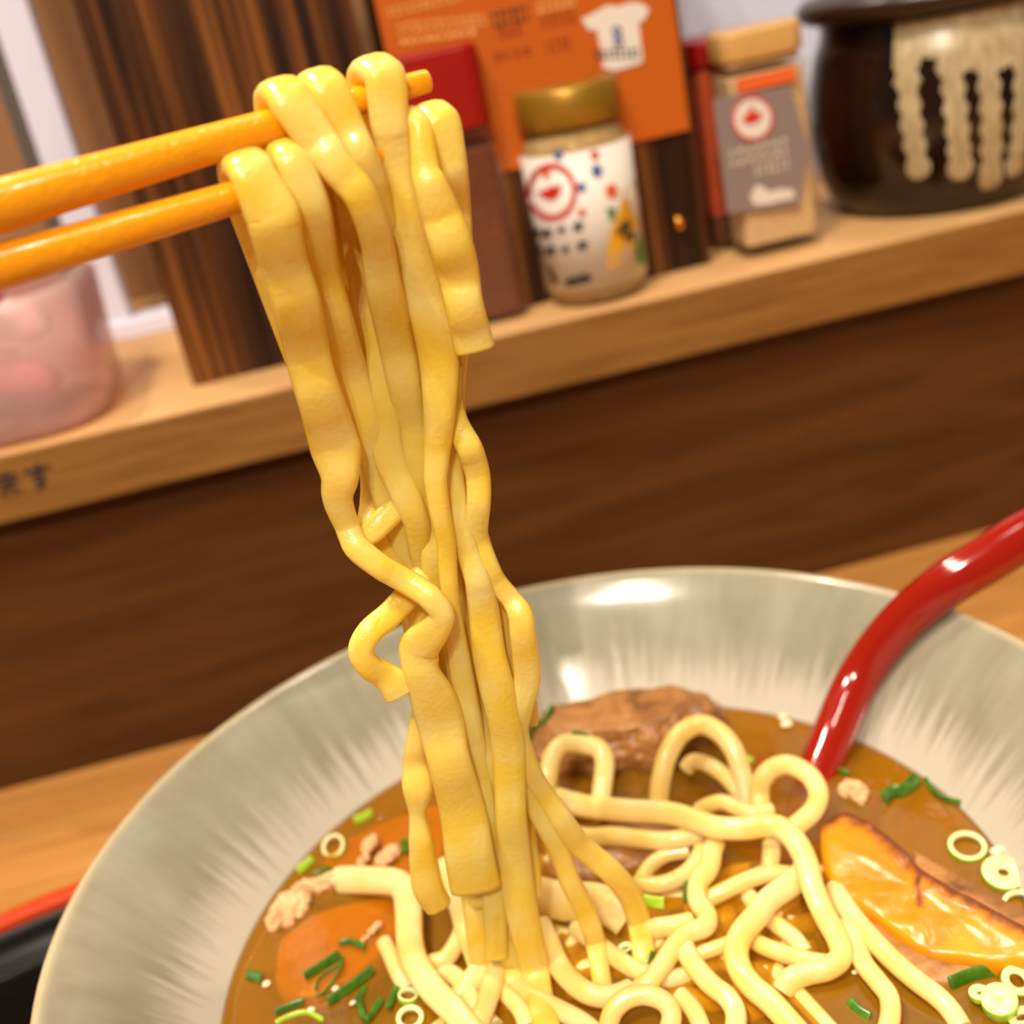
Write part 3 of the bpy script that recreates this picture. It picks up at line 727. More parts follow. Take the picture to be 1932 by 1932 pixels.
# ------------------------------------------------------------------ lifted noodles
TH = 0.0036
def hang(label, path, stick=None, su=0, sw=0, back=None, wave=(0.0, 140, 0.0), th=TH, group=None, arc_off=0.0):
    """path rows (u, v, width px, mm nearer); stick: noodle first rises behind it and folds over"""
    pts, refs, ws, ths = [], [], [], []
    if stick:
        c, t = stick_pt(stick, su); R = stick_r(stick, t) + th / 2 + 0.0001 + arc_off
        wm = sw * depth(c) / F
        bk = back or (90, 20)
        # behind, going down
        n_b = max(2, int(bk[0] / 60))
        for k in range(n_b, 0, -1):
            f = k / n_b
            pts.append(c - stick['fr'] * (R + 0.009 * f) - V((0, 0, 1)) * (bk[0] * depth(c) / F * f) + stick['ax'] * (bk[1] * depth(c) / F * f))
            refs.append(stick['ax']); ws.append(wm); ths.append(th)
        for a in (175, 130, 90, 55, 28):
            a = math.radians(a)
            pts.append(c + stick['fr'] * (R * math.cos(a)) + stick['up'] * (R * math.sin(a)))
            refs.append(stick['ax']); ws.append(wm); ths.append(th)
    L = 0; lift = 0.0
    if stick:
        lift = max((HQ - (c + stick['fr'] * R)).dot(HN) * 1000 - path[0][3], 0.0)
    for i, row in enumerate(path):
        u, v, wp, mm = row
        if i: L += math.hypot(u - path[i - 1][0], v - path[i - 1][1])
        m = mm + lift * math.exp(-(L / 300.0) ** 2) + wave[0] * math.sin(2 * math.pi * (L / wave[1]) + wave[2])
        p = onp(u, v, m)
        if p.z < BROTH + 0.0012: p = onz(u, v, BROTH + 0.0012)
        pts.append(p); refs.append(px_side(path, i)); ws.append(1.05 * wp * depth(p) / F); ths.append(th if wp > 45 else th * 0.92)
    if pts[-1].z < BROTH + 0.002:                    # the end sinks into the soup
        d = (pts[-1] - pts[-2]).normalized()
        pts.append(pts[-1] + V((d.x * 0.003, d.y * 0.003, -0.004))); refs.append(refs[-1]); ws.append(ws[-1]); ths.append(ths[-1])
    me = sweep('noodle', pts, refs, ws, ths, sub=6)
    return tag(link('noodle', me, 'noodle'), label, 'noodle', group or 'noodles lifted by the chopsticks')
def fine(path, step=26):
    out = []
    P = [V((a[0], a[1], 0)) for a in path]; X = [V((a[2], a[3], 0)) for a in path]
    for i in range(len(path) - 1):
        n = max(1, int((P[i + 1] - P[i]).length / step))
        seg = catmull(P[max(i - 1, 0):i + 3], n); sx = catmull(X[max(i - 1, 0):i + 3], n)
        o = n if i > 0 else 0
        for k in range(n):
            out.append((seg[o + k].x, seg[o + k].y, sx[o + k].x, sx[o + k].y))
    out.append(path[-1]); return out

# long left noodle over the lower stick
hang('long lifted noodle hanging at the left front, its cut end just above the broth',
     fine([(513, 402, 100, 11), (534, 490, 88, 10), (558, 566, 88, 9), (573, 634, 84, 8), (588, 702, 82, 8), (610, 771, 84, 8), (635, 855, 90, 7), (641, 900, 70, 7), (637, 940, 56, 7), (653, 988, 46, 7),
      (676, 1036, 48, 8), (716, 1068, 46, 9), (765, 1096, 46, 10), (812, 1128, 46, 11), (834, 1158, 46, 11), (822, 1186, 56, 11), (793, 1218, 74, 10), (796, 1270, 66, 9), (815, 1314, 82, 8), (830, 1360, 86, 8), (844, 1423, 78, 8), (861, 1485, 80, 7), (876, 1547, 85, 7), (887, 1625, 90, 6), (897, 1674, 92, 6)]),
     S2, 476, 88, (380, 60), wave=(0.62, 165, 0.6))
hang('lifted noodle folded over the lower chopstick, second from the left',
     fine([(586, 384, 68, 8), (594, 430, 70, 6), (604, 505, 72, 4), (625, 600, 78, 3), (650, 690, 78, 2), (690, 800, 66, 2), (722, 900, 62, 2), (755, 1000, 60, 2), (785, 1100, 58, 2), (806, 1250, 60, 2), (840, 1400, 60, 2), (880, 1560, 55, 2), (910, 1700, 50, 0)]),
     S2, 552, 70, (300, 60), wave=(0.5, 190, 0))
hang('lifted noodle folded over the upper chopstick at the far left',
     fine([(603, 268, 72, 9), (637, 316, 66, 11), (678, 366, 62, 12), (698, 412, 60, 11), (711, 457, 60, 10), (723, 535, 66, 8), (737, 597, 68, 6), (757, 690, 66, 4), (778, 800, 60, 3), (795, 900, 56, 3), (812, 1000, 50, 3), (822, 1100, 46, 3)]),
     S1, 545, 84, (260, 70), wave=(0.4, 160, 1.0))
hang('lifted noodle folded over the upper chopstick, in the middle of the three there',
     fine([(660, 248, 62, 7), (680, 288, 58, 8), (699, 335, 56, 8), (715, 395, 56, 6), (736, 470, 58, 4), (758, 600, 60, 2), (780, 720, 58, 1), (800, 850, 55, 1), (820, 1000, 50, 1), (850, 1150, 50, 1)]),
     S1, 615, 76, (240, 60), wave=(0.3, 150, 0.3))
hang('lifted noodle folded over the upper chopstick nearest its bare tip',
     fine([(735, 236, 70, 8), (743, 288, 66, 8), (752, 348, 64, 8), (764, 410, 66, 8), (782, 488, 72, 8), (800, 555, 74, 7), (816, 615, 74, 7), (829, 690, 72, 7), (829, 786, 58, 7), (825, 848, 50, 7), (822, 910, 42, 8), (829, 960, 38, 8), (841, 1020, 36, 8), (847, 1098, 34, 8), (854, 1160, 34, 7), (868, 1250, 42, 6), (885, 1350, 46, 5), (903, 1460, 46, 4), (925, 1600, 46, 3), (934, 1720, 44, 2), (938, 1800, 42, 0)]),
     S1, 716, 80, (260, 60), wave=(0.25, 190, 2.2))
hang('short lifted noodle with a slanted cut end at the upper right',
     fine([(803, 322, 54, 10), (823, 380, 70, 11), (845, 442, 78, 11), (863, 504, 76, 10), (874, 566, 70, 10), (887, 622, 72, 9), (896, 658, 74, 9)]),
     S2, 784, 46, (160, 30), wave=(0.5, 125, 0.2))
hang('lifted noodle folded over the hidden tip of the lower chopstick at the upper right',
     fine([(853, 302, 54, 6), (866, 364, 40, 4), (872, 430, 36, 2), (872, 520, 44, 0), (868, 620, 46, -1), (858, 700, 46, 0), (853, 780, 50, 1)]),
     S2, 824, 72, (160, 20), wave=(0.6, 120, 0))
# free strands lower in the bunch
hang('lifted noodle bulging out at the right side and running down into the bowl',
     fine([(848, 690, 50, 3), (850, 750, 46, 4), (862, 797, 42, 5), (884, 842, 48, 6), (901, 895, 46, 6), (903, 951, 44, 6), (898, 1000, 44, 6), (914, 1050, 40, 6), (937, 1098, 38, 6), (964, 1130, 38, 7), (982, 1160, 46, 8), (986, 1195, 48, 8), (992, 1240, 50, 8), (994, 1285, 50, 7), (980, 1335, 50, 6), (973, 1378, 48, 5), (985, 1420, 44, 4), (1010, 1475, 40, 3), (1046, 1526, 42, 2), (1092, 1592, 44, 0), (1148, 1640, 44, -2), (1186, 1686, 44, -4), (1206, 1740, 44, -6), (1214, 1795, 42, -5)]), wave=(0.5, 130, 1.0))
hang('lifted noodle strand running down beside the bulging one into the bowl',
     fine([(938, 1180, 40, 2), (955, 1290, 44, 3), (968, 1380, 44, 3), (990, 1470, 40, 3), (1016, 1534, 38, 2), (1052, 1600, 38, 1), (1076, 1664, 38, 0), (1105, 1720, 38, -1), (1124, 1780, 38, -2), (1132, 1830, 36, -3)]), wave=(0.3, 120, 0))
hang('smooth straight lifted noodle at the centre of the bunch',
     fine([(842, 770, 40, 2), (848, 850, 40, 3), (860, 930, 40, 5), (868, 988, 40, 6), (885, 1045, 44, 6), (900, 1090, 48, 7), (911, 1145, 56, 7), (923, 1236, 60, 7), (938, 1298, 64, 7), (952, 1360, 62, 7), (960, 1423, 60, 6), (962, 1485, 58, 5), (964, 1547, 58, 5), (970, 1620, 62, 4), (980, 1700, 62, 3), (1000, 1785, 56, 2), (1014, 1855, 52, 1), (1024, 1907, 50, 0), (1036, 1955, 50, -1)]), wave=(0.4, 230, 0))
hang('thin lifted noodle tail ending in a point beside the right strand',
     fine([(930, 1090, 30, 0), (940, 1140, 28, 1), (951, 1200, 26, 2), (962, 1255, 24, 2), (966, 1290, 14, 2)]))
hang('small noodle tail sticking out on the right behind the bunch',
     fine([(985, 1290, 40, -3), (998, 1330, 34, -3), (1006, 1362, 18, -3)]))
hang('curled noodle end looping out at the left of the bunch',
     fine([(800, 1080, 44, 3), (770, 1122, 48, 5), (737, 1158, 48, 7), (698, 1192, 48, 9), (681, 1226, 47, 10), (694, 1255, 46, 10), (722, 1272, 50, 9), (746, 1292, 62, 9), (756, 1306, 66, 9)]), th=0.0034)
hang('wavy noodle strand hanging at the lower left into the broth',
     fine([(800, 1290, 30, -2), (786, 1370, 28, 0), (783, 1438, 44, 1), (788, 1485, 56, 2), (788, 1531, 32, 2), (793, 1578, 42, 2), (800, 1630, 52, 2), (808, 1676, 56, 1), (826, 1706, 50, 0)]), wave=(0.3, 90, 0))
hang('noodle strand edging the gap at the left of the bunch',
     fine([(684, 800, 56, -1), (697, 890, 36, 0), (696, 950, 34, 1), (700, 995, 50, 3), (716, 1034, 50, 3), (760, 1085, 44, 2), (800, 1130, 44, 2)]), th=0.0032)
hang('noodle fold with a shiny upper edge in the gap at the left of the bunch',
     fine([(800, 910, 40, 1), (764, 946, 44, 3), (728, 978, 46, 5), (702, 1004, 44, 6), (690, 1016, 34, 6)]), th=0.0030)
for i, (lb, pt) in enumerate((
    ('golden noodle hidden deep on the left of the lifted bunch', [(590, 330, 70, -1), (620, 480, 70, -2), (655, 640, 70, -3), (690, 790, 62, -3), (712, 880, 50, -3), (740, 980, 56, -3), (775, 1100, 60, -3), (800, 1230, 58, -3), (836, 1390, 60, -3), (876, 1550, 56, -2), (900, 1720, 50, -2), (912, 1830, 48, -3)]),
    ('golden noodle at the middle of the lifted bunch behind the kinked one', [(655, 300, 70, 0), (685, 480, 70, 1), (712, 660, 66, 2), (724, 790, 64, 3), (736, 864, 60, 4), (764, 930, 56, 4), (786, 985, 50, 4), (794, 1040, 46, 3), (806, 1100, 44, 2), (830, 1210, 50, 1), (862, 1350, 52, 2), (895, 1470, 54, 2), (925, 1590, 52, 2), (940, 1700, 48, 0)]),
    ('golden noodle behind the centre strands of the lifted bunch', [(720, 280, 66, -2), (748, 480, 66, -2), (772, 680, 66, -1), (792, 850, 60, 0), (818, 1000, 56, 1), (852, 1150, 58, 2), (880, 1300, 60, 3), (912, 1450, 60, 3), (940, 1590, 60, 2), (958, 1730, 54, 0), (972, 1850, 50, -2)]),
    ('golden noodle at the back right of the lifted bunch', [(790, 290, 60, -3), (812, 450, 60, -4), (826, 600, 60, -4), (838, 720, 56, -3), (846, 850, 46, -2), (868, 980, 46, -2), (898, 1100, 50, -1), (928, 1240, 52, -1), (952, 1390, 54, 0), (975, 1540, 56, 0), (998, 1640, 44, 0), (1006, 1690, 30, 0)]),
    ('golden noodle at the very back of the lifted bunch', [(700, 330, 80, -7), (730, 520, 90, -8), (760, 720, 80, -8), (775, 850, 70, -8), (805, 1000, 70, -8), (845, 1150, 76, -7), (880, 1300, 84, -6), (905, 1450, 84, -5), (930, 1600, 80, -4), (950, 1760, 70, -4), (960, 1850, 60, -4)]),
    )):
    hang(lb, fine(pt), wave=(0.5, 200 + 20 * i, i * 1.3))

# ------------------------------------------------------------------ noodles in the bowl
def lie(rows, w=34, label=None, group='noodles lying in the broth', th=0.0036, dz=0.0):
    """rows (u, v, z above the broth in mm)"""
    px = [(r[0], r[1]) for r in rows]
    pts = [onz(r[0], r[1], BROTH + (r[2] + dz) * 0.001) for r in rows]
    refs = [px_side(px, i) for i in range(len(rows))]
    ws = [1.14 * (r[3] if len(r) > 3 else w) * depth(p) / F for r, p in zip(rows, pts)]
    me = sweep('noodle', pts, refs, ws, [th if wi > 0.0034 else max(wi, 0.0028) for wi in ws], sub=7, power=2.4)
    return tag(link('noodle', me, 'noodle_bowl'), label or 'pale yellow noodle lying tangled with others in the broth', 'noodle', group)
lie([(1030, 1515, 4), (1034, 1470, 8), (1043, 1428, 11), (1063, 1405, 12.5), (1094, 1404, 13), (1128, 1412, 12.5), (1141, 1438, 10.5), (1137, 1481, 7.5), (1132, 1525, 4)], 33, 'small squarish noodle arch standing in front of the brown pork')
lie([(1243, 1530, 1), (1243, 1508, 3), (1248, 1468, 7), (1260, 1424, 11), (1284, 1385, 14), (1322, 1367, 15), (1359, 1384, 14), (1385, 1417, 11), (1399, 1458, 7), (1412, 1510, 2), (1416, 1530, 0)], 34, 'tall rounded noodle arch standing at the back of the bowl')
lie([(1295, 1450, 3), (1310, 1437, 5), (1340, 1445, 6), (1374, 1471, 5), (1400, 1506, 2), (1410, 1530, 0)], 28, 'noodle sloping down under the tall noodle arch')
lie([(1438, 1540, 2), (1433, 1500, 5), (1438, 1472, 8), (1458, 1450, 10), (1490, 1444, 11), (1527, 1464, 10.5), (1544, 1497, 9), (1535, 1528, 8), (1510, 1552, 7), (1492, 1566, 6)], 34, 'open noodle ring standing in front of the red ladle')
lie([(1040, 1500, 3), (1054, 1508, 4), (1105, 1521, 6), (1183, 1529, 8), (1261, 1534, 9), (1312, 1548, 9.5), (1351, 1561, 9.5), (1403, 1563, 9.5), (1442, 1558, 10), (1472, 1562, 10), (1500, 1586, 10), (1520, 1624, 9), (1534, 1676, 7.5), (1557, 1728, 6), (1582, 1775, 4), (1586, 1806, 3), (1561, 1827, 2.5), (1523, 1836, 2), (1492, 1848, 1.5), (1476, 1870, 0)], 39, 'thick noodle crossing the bowl and turning down past the orange pork')
lie([(1085, 1574, 2), (1110, 1579, 3), (1157, 1577, 4), (1209, 1583, 5), (1261, 1586, 5.5), (1312, 1576, 5.5), (1350, 1560, 5)], 31, 'noodle running just below the thick crossing noodle')
lie([(1320, 1528, 3), (1340, 1518, 5), (1365, 1514, 6), (1392, 1526, 6), (1420, 1534, 6), (1455, 1530, 5)], 27, 'noodle humped behind the thick crossing noodle near the foot of the ring')
lie([(1350, 1590, 5), (1344, 1607, 5), (1338, 1638, 4.5), (1318, 1668, 4), (1317, 1700, 4), (1334, 1727, 4), (1330, 1748, 4), (1298, 1761, 4), (1272, 1787, 3.5), (1248, 1823, 3), (1222, 1856, 2), (1185, 1880, 0)], 34, 'zigzag noodle in the middle of the bowl below the crossing noodle')
lie([(1325, 1702, 1), (1375, 1677, 2.5), (1414, 1659, 3), (1458, 1648, 3), (1490, 1650, 2)], 28, 'straight noodle slanting up to the right of the zigzag one')
lie([(1520, 1640, 4), (1493, 1668, 5), (1454, 1696, 5), (1427, 1729, 5), (1398, 1764, 4.5), (1389, 1797, 4), (1397, 1831, 3.5), (1420, 1862, 3), (1453, 1890, 3), (1481, 1920, 2.5), (1512, 1955, 2)], 42, 'thick noodle curving like a bow at the lower middle right of the bowl')
lie([(1190, 1675, 1), (1206, 1669, 2), (1246, 1669, 2.5), (1285, 1654, 3), (1311, 1630, 3.5), (1325, 1600, 4)], 28, 'noodle bending up toward the crossing noodle left of the zigzag one')
lie([(1208, 1662, 0), (1214, 1652, 1), (1229, 1631, 2), (1260, 1612, 3), (1300, 1606, 3)], 25, 'thin noodle arching in the dark gap under the crossing noodle')
lie([(1205, 1765, 0), (1232, 1753, 1.5), (1272, 1747, 2), (1305, 1740, 1.5)], 34, "flat noodle end just left of the zigzag noodle's lower bend")
lie([(1286, 1776, 1.5), (1293, 1792, 2.5), (1311, 1823, 3), (1342, 1858, 3), (1370, 1880, 3), (1387, 1907, 2.5), (1388, 1935, 2), (1380, 1965, 1)], 36, 'noodle going down to the bottom edge from the end of the zigzag one')
lie([(1310, 1808, 0), (1325, 1798, 1), (1358, 1786, 1.5), (1390, 1775, 1)], 24, "thin noodle end right of the zigzag noodle's tail")
lie([(1148, 1965, 0), (1149, 1932, 2), (1160, 1903, 4), (1186, 1882, 5), (1220, 1877, 5), (1253, 1890, 4.5), (1267, 1915, 3.5), (1262, 1945, 2)], 34, 'round noodle loop at the bottom centre edge of the bowl view')
lie([(1020, 1745, 1), (1034, 1775, 2), (1052, 1817, 2.5), (1076, 1849, 3), (1110, 1874, 3), (1155, 1880, 2), (1190, 1868, 1)], 38, 'noodle curving under the foot of the lifted strands')
lie([(1425, 1775, 0), (1440, 1785, 1.5), (1484, 1801, 2), (1535, 1814, 2.5), (1562, 1818, 2)], 30, 'noodle lying inside the curve of the bow shaped noodle')
lie([(1575, 1675, 1), (1588, 1699, 2), (1613, 1735, 2), (1652, 1779, 2), (1691, 1818, 2), (1730, 1851, 2), (1768, 1880, 1.5), (1794, 1907, 0.5), (1815, 1940, -0.5)], 36, 'long noodle sliding down along the orange pork to the lower right')
lie([(1600, 1742, 0.5), (1609, 1767, 1.5), (1629, 1817, 2), (1657, 1853, 2), (1677, 1881, 2), (1680, 1915, 1.5), (1672, 1950, 0.5)], 34, 'noodle bending down between the bow shaped and the long right noodle')
lie([(1490, 1858, -1.5), (1520, 1893, -1.5), (1556, 1932, -1.5), (1585, 1965, -1.5)], 32, 'noodle showing through the broth near the bottom right')
lie([(1456, 1592, 3), (1455, 1615, 2.5), (1452, 1642, 1), (1450, 1660, 0)], 31, "short noodle dropping straight down from the crossing noodle's bend")
lie([(1425, 1655, 0), (1445, 1648, 1), (1470, 1652, 1), (1498, 1660, 0)], 30, "short noodle lying level below the crossing noodle's bend")
# left side
lie([(640, 1662, 1), (656, 1660, 2), (698, 1661, 3.5), (744, 1665, 5), (765, 1682, 5.5), (771, 1722, 5), (773, 1773, 4.5), (784, 1817, 4.5), (814, 1864, 4), (851, 1902, 4), (882, 1937, 3.5), (905, 1970, 3)], 46, 'wide noodle bending sharply down at the left of the bowl')
lie([(862, 1690, 4), (872, 1716, 4.5), (883, 1761, 4), (898, 1797, 3.5), (906, 1830, 2.5), (888, 1856, 1.5), (868, 1885, 0)], 42, 'noodle under the cut end of the long lifted one')
lie([(836, 1628, 7), (843, 1645, 6.5), (850, 1672, 5), (858, 1700, 4)], 27, 'short pale noodle stub poking up beside the lower left strand')
lie([(800, 1825, 0), (816, 1818, 1.5), (842, 1808, 2), (863, 1778, 2.5), (872, 1755, 2)], 31, "thin noodle rising to the noodle under the long lifted one's cut end")
lie([(946, 1802, 1), (943, 1815, 2), (930, 1856, 3), (917, 1895, 3), (904, 1935, 2.5), (895, 1965, 2)], 36, 'noodle slanting to the bottom edge left of the lifted strands')
lie([(985, 1690, 2), (1012, 1690, 3.5), (1060, 1700, 4.5), (1120, 1702, 4.5), (1160, 1716, 3.5), (1185, 1735, 2)], 66, 'broad pale noodle lying behind the feet of the lifted strands')
lie([(945, 1868, 0.5), (963, 1882, 1), (984, 1908, 1), (996, 1940, 0)], 32, 'short noodle at the bottom edge right of the slanting one')
lie([(726, 1780, -0.6), (737, 1802, 0.3), (752, 1838, 0), (770, 1870, -1)], 28, 'pale noodle sunk behind the wide left noodle')
lie([(1085, 1752, 0), (1120, 1776, 1), (1160, 1806, 1.2), (1205, 1832, 1), (1262, 1846, 0.2), (1310, 1838, -1)], 32, 'noodle half sunk behind the loop at the bottom centre')
lie([(1412, 1690, 0), (1438, 1722, 0.8), (1470, 1748, 1), (1500, 1772, 0.6), (1520, 1800, -0.5)], 30, 'noodle half sunk inside the bend of the thick crossing noodle')
lie([(948, 1838, 0), (985, 1868, 1), (1040, 1898, 1.2), (1100, 1930, 1), (1140, 1965, 0)], 34, 'noodle at the bottom edge between the lifted strands and the loop')
lie([(1285, 1880, 0), (1308, 1905, 1), (1322, 1935, 1), (1328, 1970, 0)], 32, 'short noodle at the bottom edge right of the loop')
lie([(820, 1850, -0.5), (850, 1838, 0.5), (880, 1866, 0.8), (900, 1905, 0.5), (935, 1940, 0)], 32, 'noodle half sunk at the bottom edge right of the wide left noodle')
# further noodles sunk below the surface
rnd = random.Random(11)
for k in range(26):
    cx = rnd.uniform(860, 1560); cy = rnd.uniform(1590, 1900); a = rnd.uniform(0, 6.28); rows = []
    x, y = cx, cy
    for s in range(7):
        rows.append((x, y, -1.6 - 2.6 * rnd.random()))
        a += rnd.uniform(-0.9, 0.9); x += 38 * math.cos(a); y += 28 * math.sin(a)
        x = min(max(x, 790), 1600)
    lie(rows, 31, 'noodle sunk among others under the surface of the broth', group='noodles under the surface')

# ------------------------------------------------------------------ meat
def blob(name, c, rad3, seed, amp, material, parent=None, sub=4, freq=90, rot=0.0, cut=None):
    bm = bmesh.new(); bmesh.ops.create_icosphere(bm, subdivisions=sub, radius=1)
    for v in bm.verts:
        d = v.co.normalized()
        q = V((d.x * rad3[0], d.y * rad3[1], d.z * rad3[2]))
        n = mnoise.fractal(q * freq + V((seed * 7.3, seed, 0)), 0.9, 2.1, 4)
        v.co = q + d * (n * amp)
        if cut is not None and v.co.z > cut: v.co.z = cut + (v.co.z - cut) * 0.25
    bm.transform(Matrix.Translation(c) @ Matrix.Rotation(rot, 4, 'Z'))
    me = bm_mesh(name, bm)
    return link(name, me, material, parent)
pm = onz(1188, 1412, BROTH + 0.001)
tag(blob('pork_slice', pm + V((0, 0.004, 0)), (0.0255, 0.0125, 0.0135), 3, 0.0030, 'meat', sub=6, freq=95, rot=-0.15, cut=0.0095), 'large brown braised pork piece at the back of the bowl behind the noodle arches', 'pork')
pm2 = onz(1180, 1610, BROTH - 0.003)
tag(blob('pork_slice', pm2, (0.020, 0.010, 0.0055), 5, 0.0015, 'meat', sub=4), 'dark brown pork lying in the shade under the crossing noodle', 'pork')
# glazed orange block
def slab(name, px, ztop, zbot, material, parent, seed=0, amp=0.0006, dome=0.001, tilt=None, sear=None):
    """block whose top outline is given; layered rings, rounded edge"""
    top = [onz(u, v, BROTH + ztop * 0.001 + (tilt(u, v) * 0.001 if tilt else 0)) for u, v in px]
    P = catmull(top + [top[0]], 10)[:-1]; n = len(P)
    c = sum(P, V()) / n
    layers = [(1.0, (zbot - ztop) * 0.001), (1.03, -0.0030), (1.015, -0.0010), (0.97, 0.0), (0.92, dome * .2), (0.86, dome * .35), (0.8, dome * .5), (0.7, dome * .65), (0.6, dome * .8), (0.5, dome * .88), (0.4, dome * .95), (0.3, dome * .98), (0.2, dome), (0.1, dome)]
    vs = []; fs = []
    for s, dz in layers:
        for p in P:
            q = c + (p - c) * s; q.z = q.z + dz
            nn = mnoise.fractal(q * 160 + V((seed, 0, 0)), 0.9, 2.0, 3)
            q.z += nn * amp; vs.append(q)
    vs.append(c + V((0, 0, dome)))
    for j in range(len(layers) - 1):
        for i in range(n):
            k = (i + 1) % n; fs.append((j * n + i, j * n + k, (j + 1) * n + k, (j + 1) * n + i))
    L = (len(layers) - 1) * n
    for i in range(n): fs.append((L + i, L + (i + 1) % n, len(vs) - 1))
    fs.append(tuple(range(n - 1, -1, -1)))
    me = mesh(name, vs, fs)
    bm = bmesh.new(); bm.from_mesh(me); bmesh.ops.recalc_face_normals(bm, faces=bm.faces); bm.to_mesh(me); bm.free()
    if sear:
        at = me.attributes.new('sear', 'FLOAT', 'POINT')
        for i, v in enumerate(me.vertices): at.data[i].value = sear(v.co)
    return link(name, me, material, parent)
def sear_mat():
    m = M['fat']
    N, L, b = nodes(m)
    src = b.inputs['Base Color'].links[0].from_socket
    a = N.new('ShaderNodeAttribute'); a.attribute_name = 'sear'
    nz = N.new('ShaderNodeTexNoise'); nz.inputs['Scale'].default_value = 420; nz.inputs['Detail'].default_value = 5
    tc = N.new('ShaderNodeTexCoord'); L.new(tc.outputs['Object'], nz.inputs['Vector'])
    ad = N.new('ShaderNodeMath'); ad.operation = 'MULTIPLY_ADD'; ad.inputs[1].default_value = 0.7
    L.new(nz.outputs['Fac'], ad.inputs[0]); L.new(a.outputs['Fac'], ad.inputs[2])
    mr = N.new('ShaderNodeMapRange'); mr.inputs['From Min'].default_value = 0.72; mr.inputs['From Max'].default_value = 1.2
    L.new(ad.outputs[0], mr.inputs['Value'])
    mx = N.new('ShaderNodeMixRGB'); L.new(mr.outputs[0], mx.inputs[0]); L.new(src, mx.inputs[1]); mx.inputs[2].default_value = (0.16, 0.035, 0.005, 1)
    L.new(mx.outputs[0], b.inputs['Base Color'])
sear_mat()
def seg_d(p, a, b):
    ab = b - a; t = min(max((p - a).dot(ab) / ab.length_squared, 0), 1); return (p - a - ab * t).length
RIDGE = [V((onz(u, v, BROTH + 0.0052).x, onz(u, v, BROTH + 0.0052).y)) for u, v in ((1560, 1545), (1592, 1530), (1650, 1556), (1705, 1602), (1742, 1640), (1800, 1676), (1880, 1718), (1960, 1760))]
CRACK = [V((onz(u, v, BROTH + 0.0048).x, onz(u, v, BROTH + 0.0048).y)) for u, v in ((1742, 1640), (1730, 1672), (1736, 1705))]
def sear_f(co):
    p = V((co.x, co.y))
    d = min(seg_d(p, a, b) for a, b in zip(RIDGE, RIDGE[1:])); d2 = min(seg_d(p, a, b) for a, b in zip(CRACK, CRACK[1:]))
    return max(1.05 - d / 0.0062, 0.85 - d2 / 0.003, 0.0)
oc = onz(1740, 1690, BROTH)
ob = empty('braised_pork_block', oc, 'orange glazed pork block with a dark seared edge at the right of the bowl', 'pork')
tl = lambda u, v: 2.6 * min(max(((u - 1560) * 0.55 - (v - 1540)) / 120.0 + 0.9, 0.0), 1.0)
slab('fat_layer', [(1548, 1556), (1592, 1530), (1650, 1556), (1705, 1602), (1742, 1640), (1800, 1676), (1880, 1718), (1960, 1760), (1965, 1800), (1890, 1810), (1790, 1800), (1740, 1790), (1670, 1740), (1600, 1690), (1560, 1640)], 3.2, -8, 'fat', ob, 2, 0.0005, 0.0006, tl, sear_f)
slab('lean_layer', [(1630, 1712), (1690, 1738), (1760, 1790), (1850, 1808), (1840, 1835), (1760, 1850), (1700, 1826), (1650, 1770)], 1.2, -8, 'meat', ob, 4, 0.0006, 0.0003)
slab('lean_layer', [(1720, 1600), (1790, 1640), (1880, 1690), (1960, 1735), (1955, 1770), (1880, 1725), (1790, 1680), (1735, 1640)], 1.0, -8, 'meat', ob, 6, 0.0005, 0.0003)
# orange pieces just under the surface at the left
tag(slab('braised_pork_slice', [(528, 1770), (590, 1726), (660, 1702), (748, 1690), (752, 1740), (710, 1800), (650, 1850), (560, 1880), (520, 1850)], -1.5, -8, 'fat', None, 8, 0.0003, 0.0005), 'orange pork slice just under the broth at the front left', 'pork')
tag(slab('braised_pork_slice', [(610, 1618), (680, 1570), (770, 1535), (835, 1520), (838, 1590), (800, 1640), (720, 1660), (640, 1655)], -1.5, -8, 'fat', None, 9, 0.0003, 0.0005), 'orange pork slice just under the broth at the back left', 'pork')
# shreds
def shred(u, v, du, dv, seed, label, z=0.8, r=(0.0055, 0.0022, 0.0018)):
    a = onz(u - du, v - dv, BROTH); b = onz(u + du, v + dv, BROTH); d = b - a
    o = blob('pork_shred', (a + b) / 2 + V((0, 0, z * .001)), (d.length / 2, r[1], r[2]), seed, 0.0017, 'shred', sub=5, freq=330, rot=math.atan2(d.y, d.x))
    return tag(o, label, 'pork shred', 'pork shreds in the broth')
shred(545, 1722, 42, -26, 1, 'ragged pale pork shred at the far left edge of the broth', r=(0, .0032, .0022))
shred(605, 1672, 48, -12, 2, 'ragged pale pork shred touching the end of the wide left noodle', r=(0, .0024, .002))
shred(695, 1612, 14, -30, 3, 'thin upright pork shred over the back left pork slice', r=(0, .0012, .0014))
shred(732, 1618, 22, -20, 4, 'short pork shred beside the lower left strand', r=(0, .0022, .0015))
shred(1610, 1498, 18, 16, 5, 'small brown pork crumb beside the foot of the ladle', r=(0, .0022, .0018))
shred(700, 1762, 16, -14, 6, 'tiny white shred on the front left pork slice', z=0.2, r=(0, .0008, .0006))

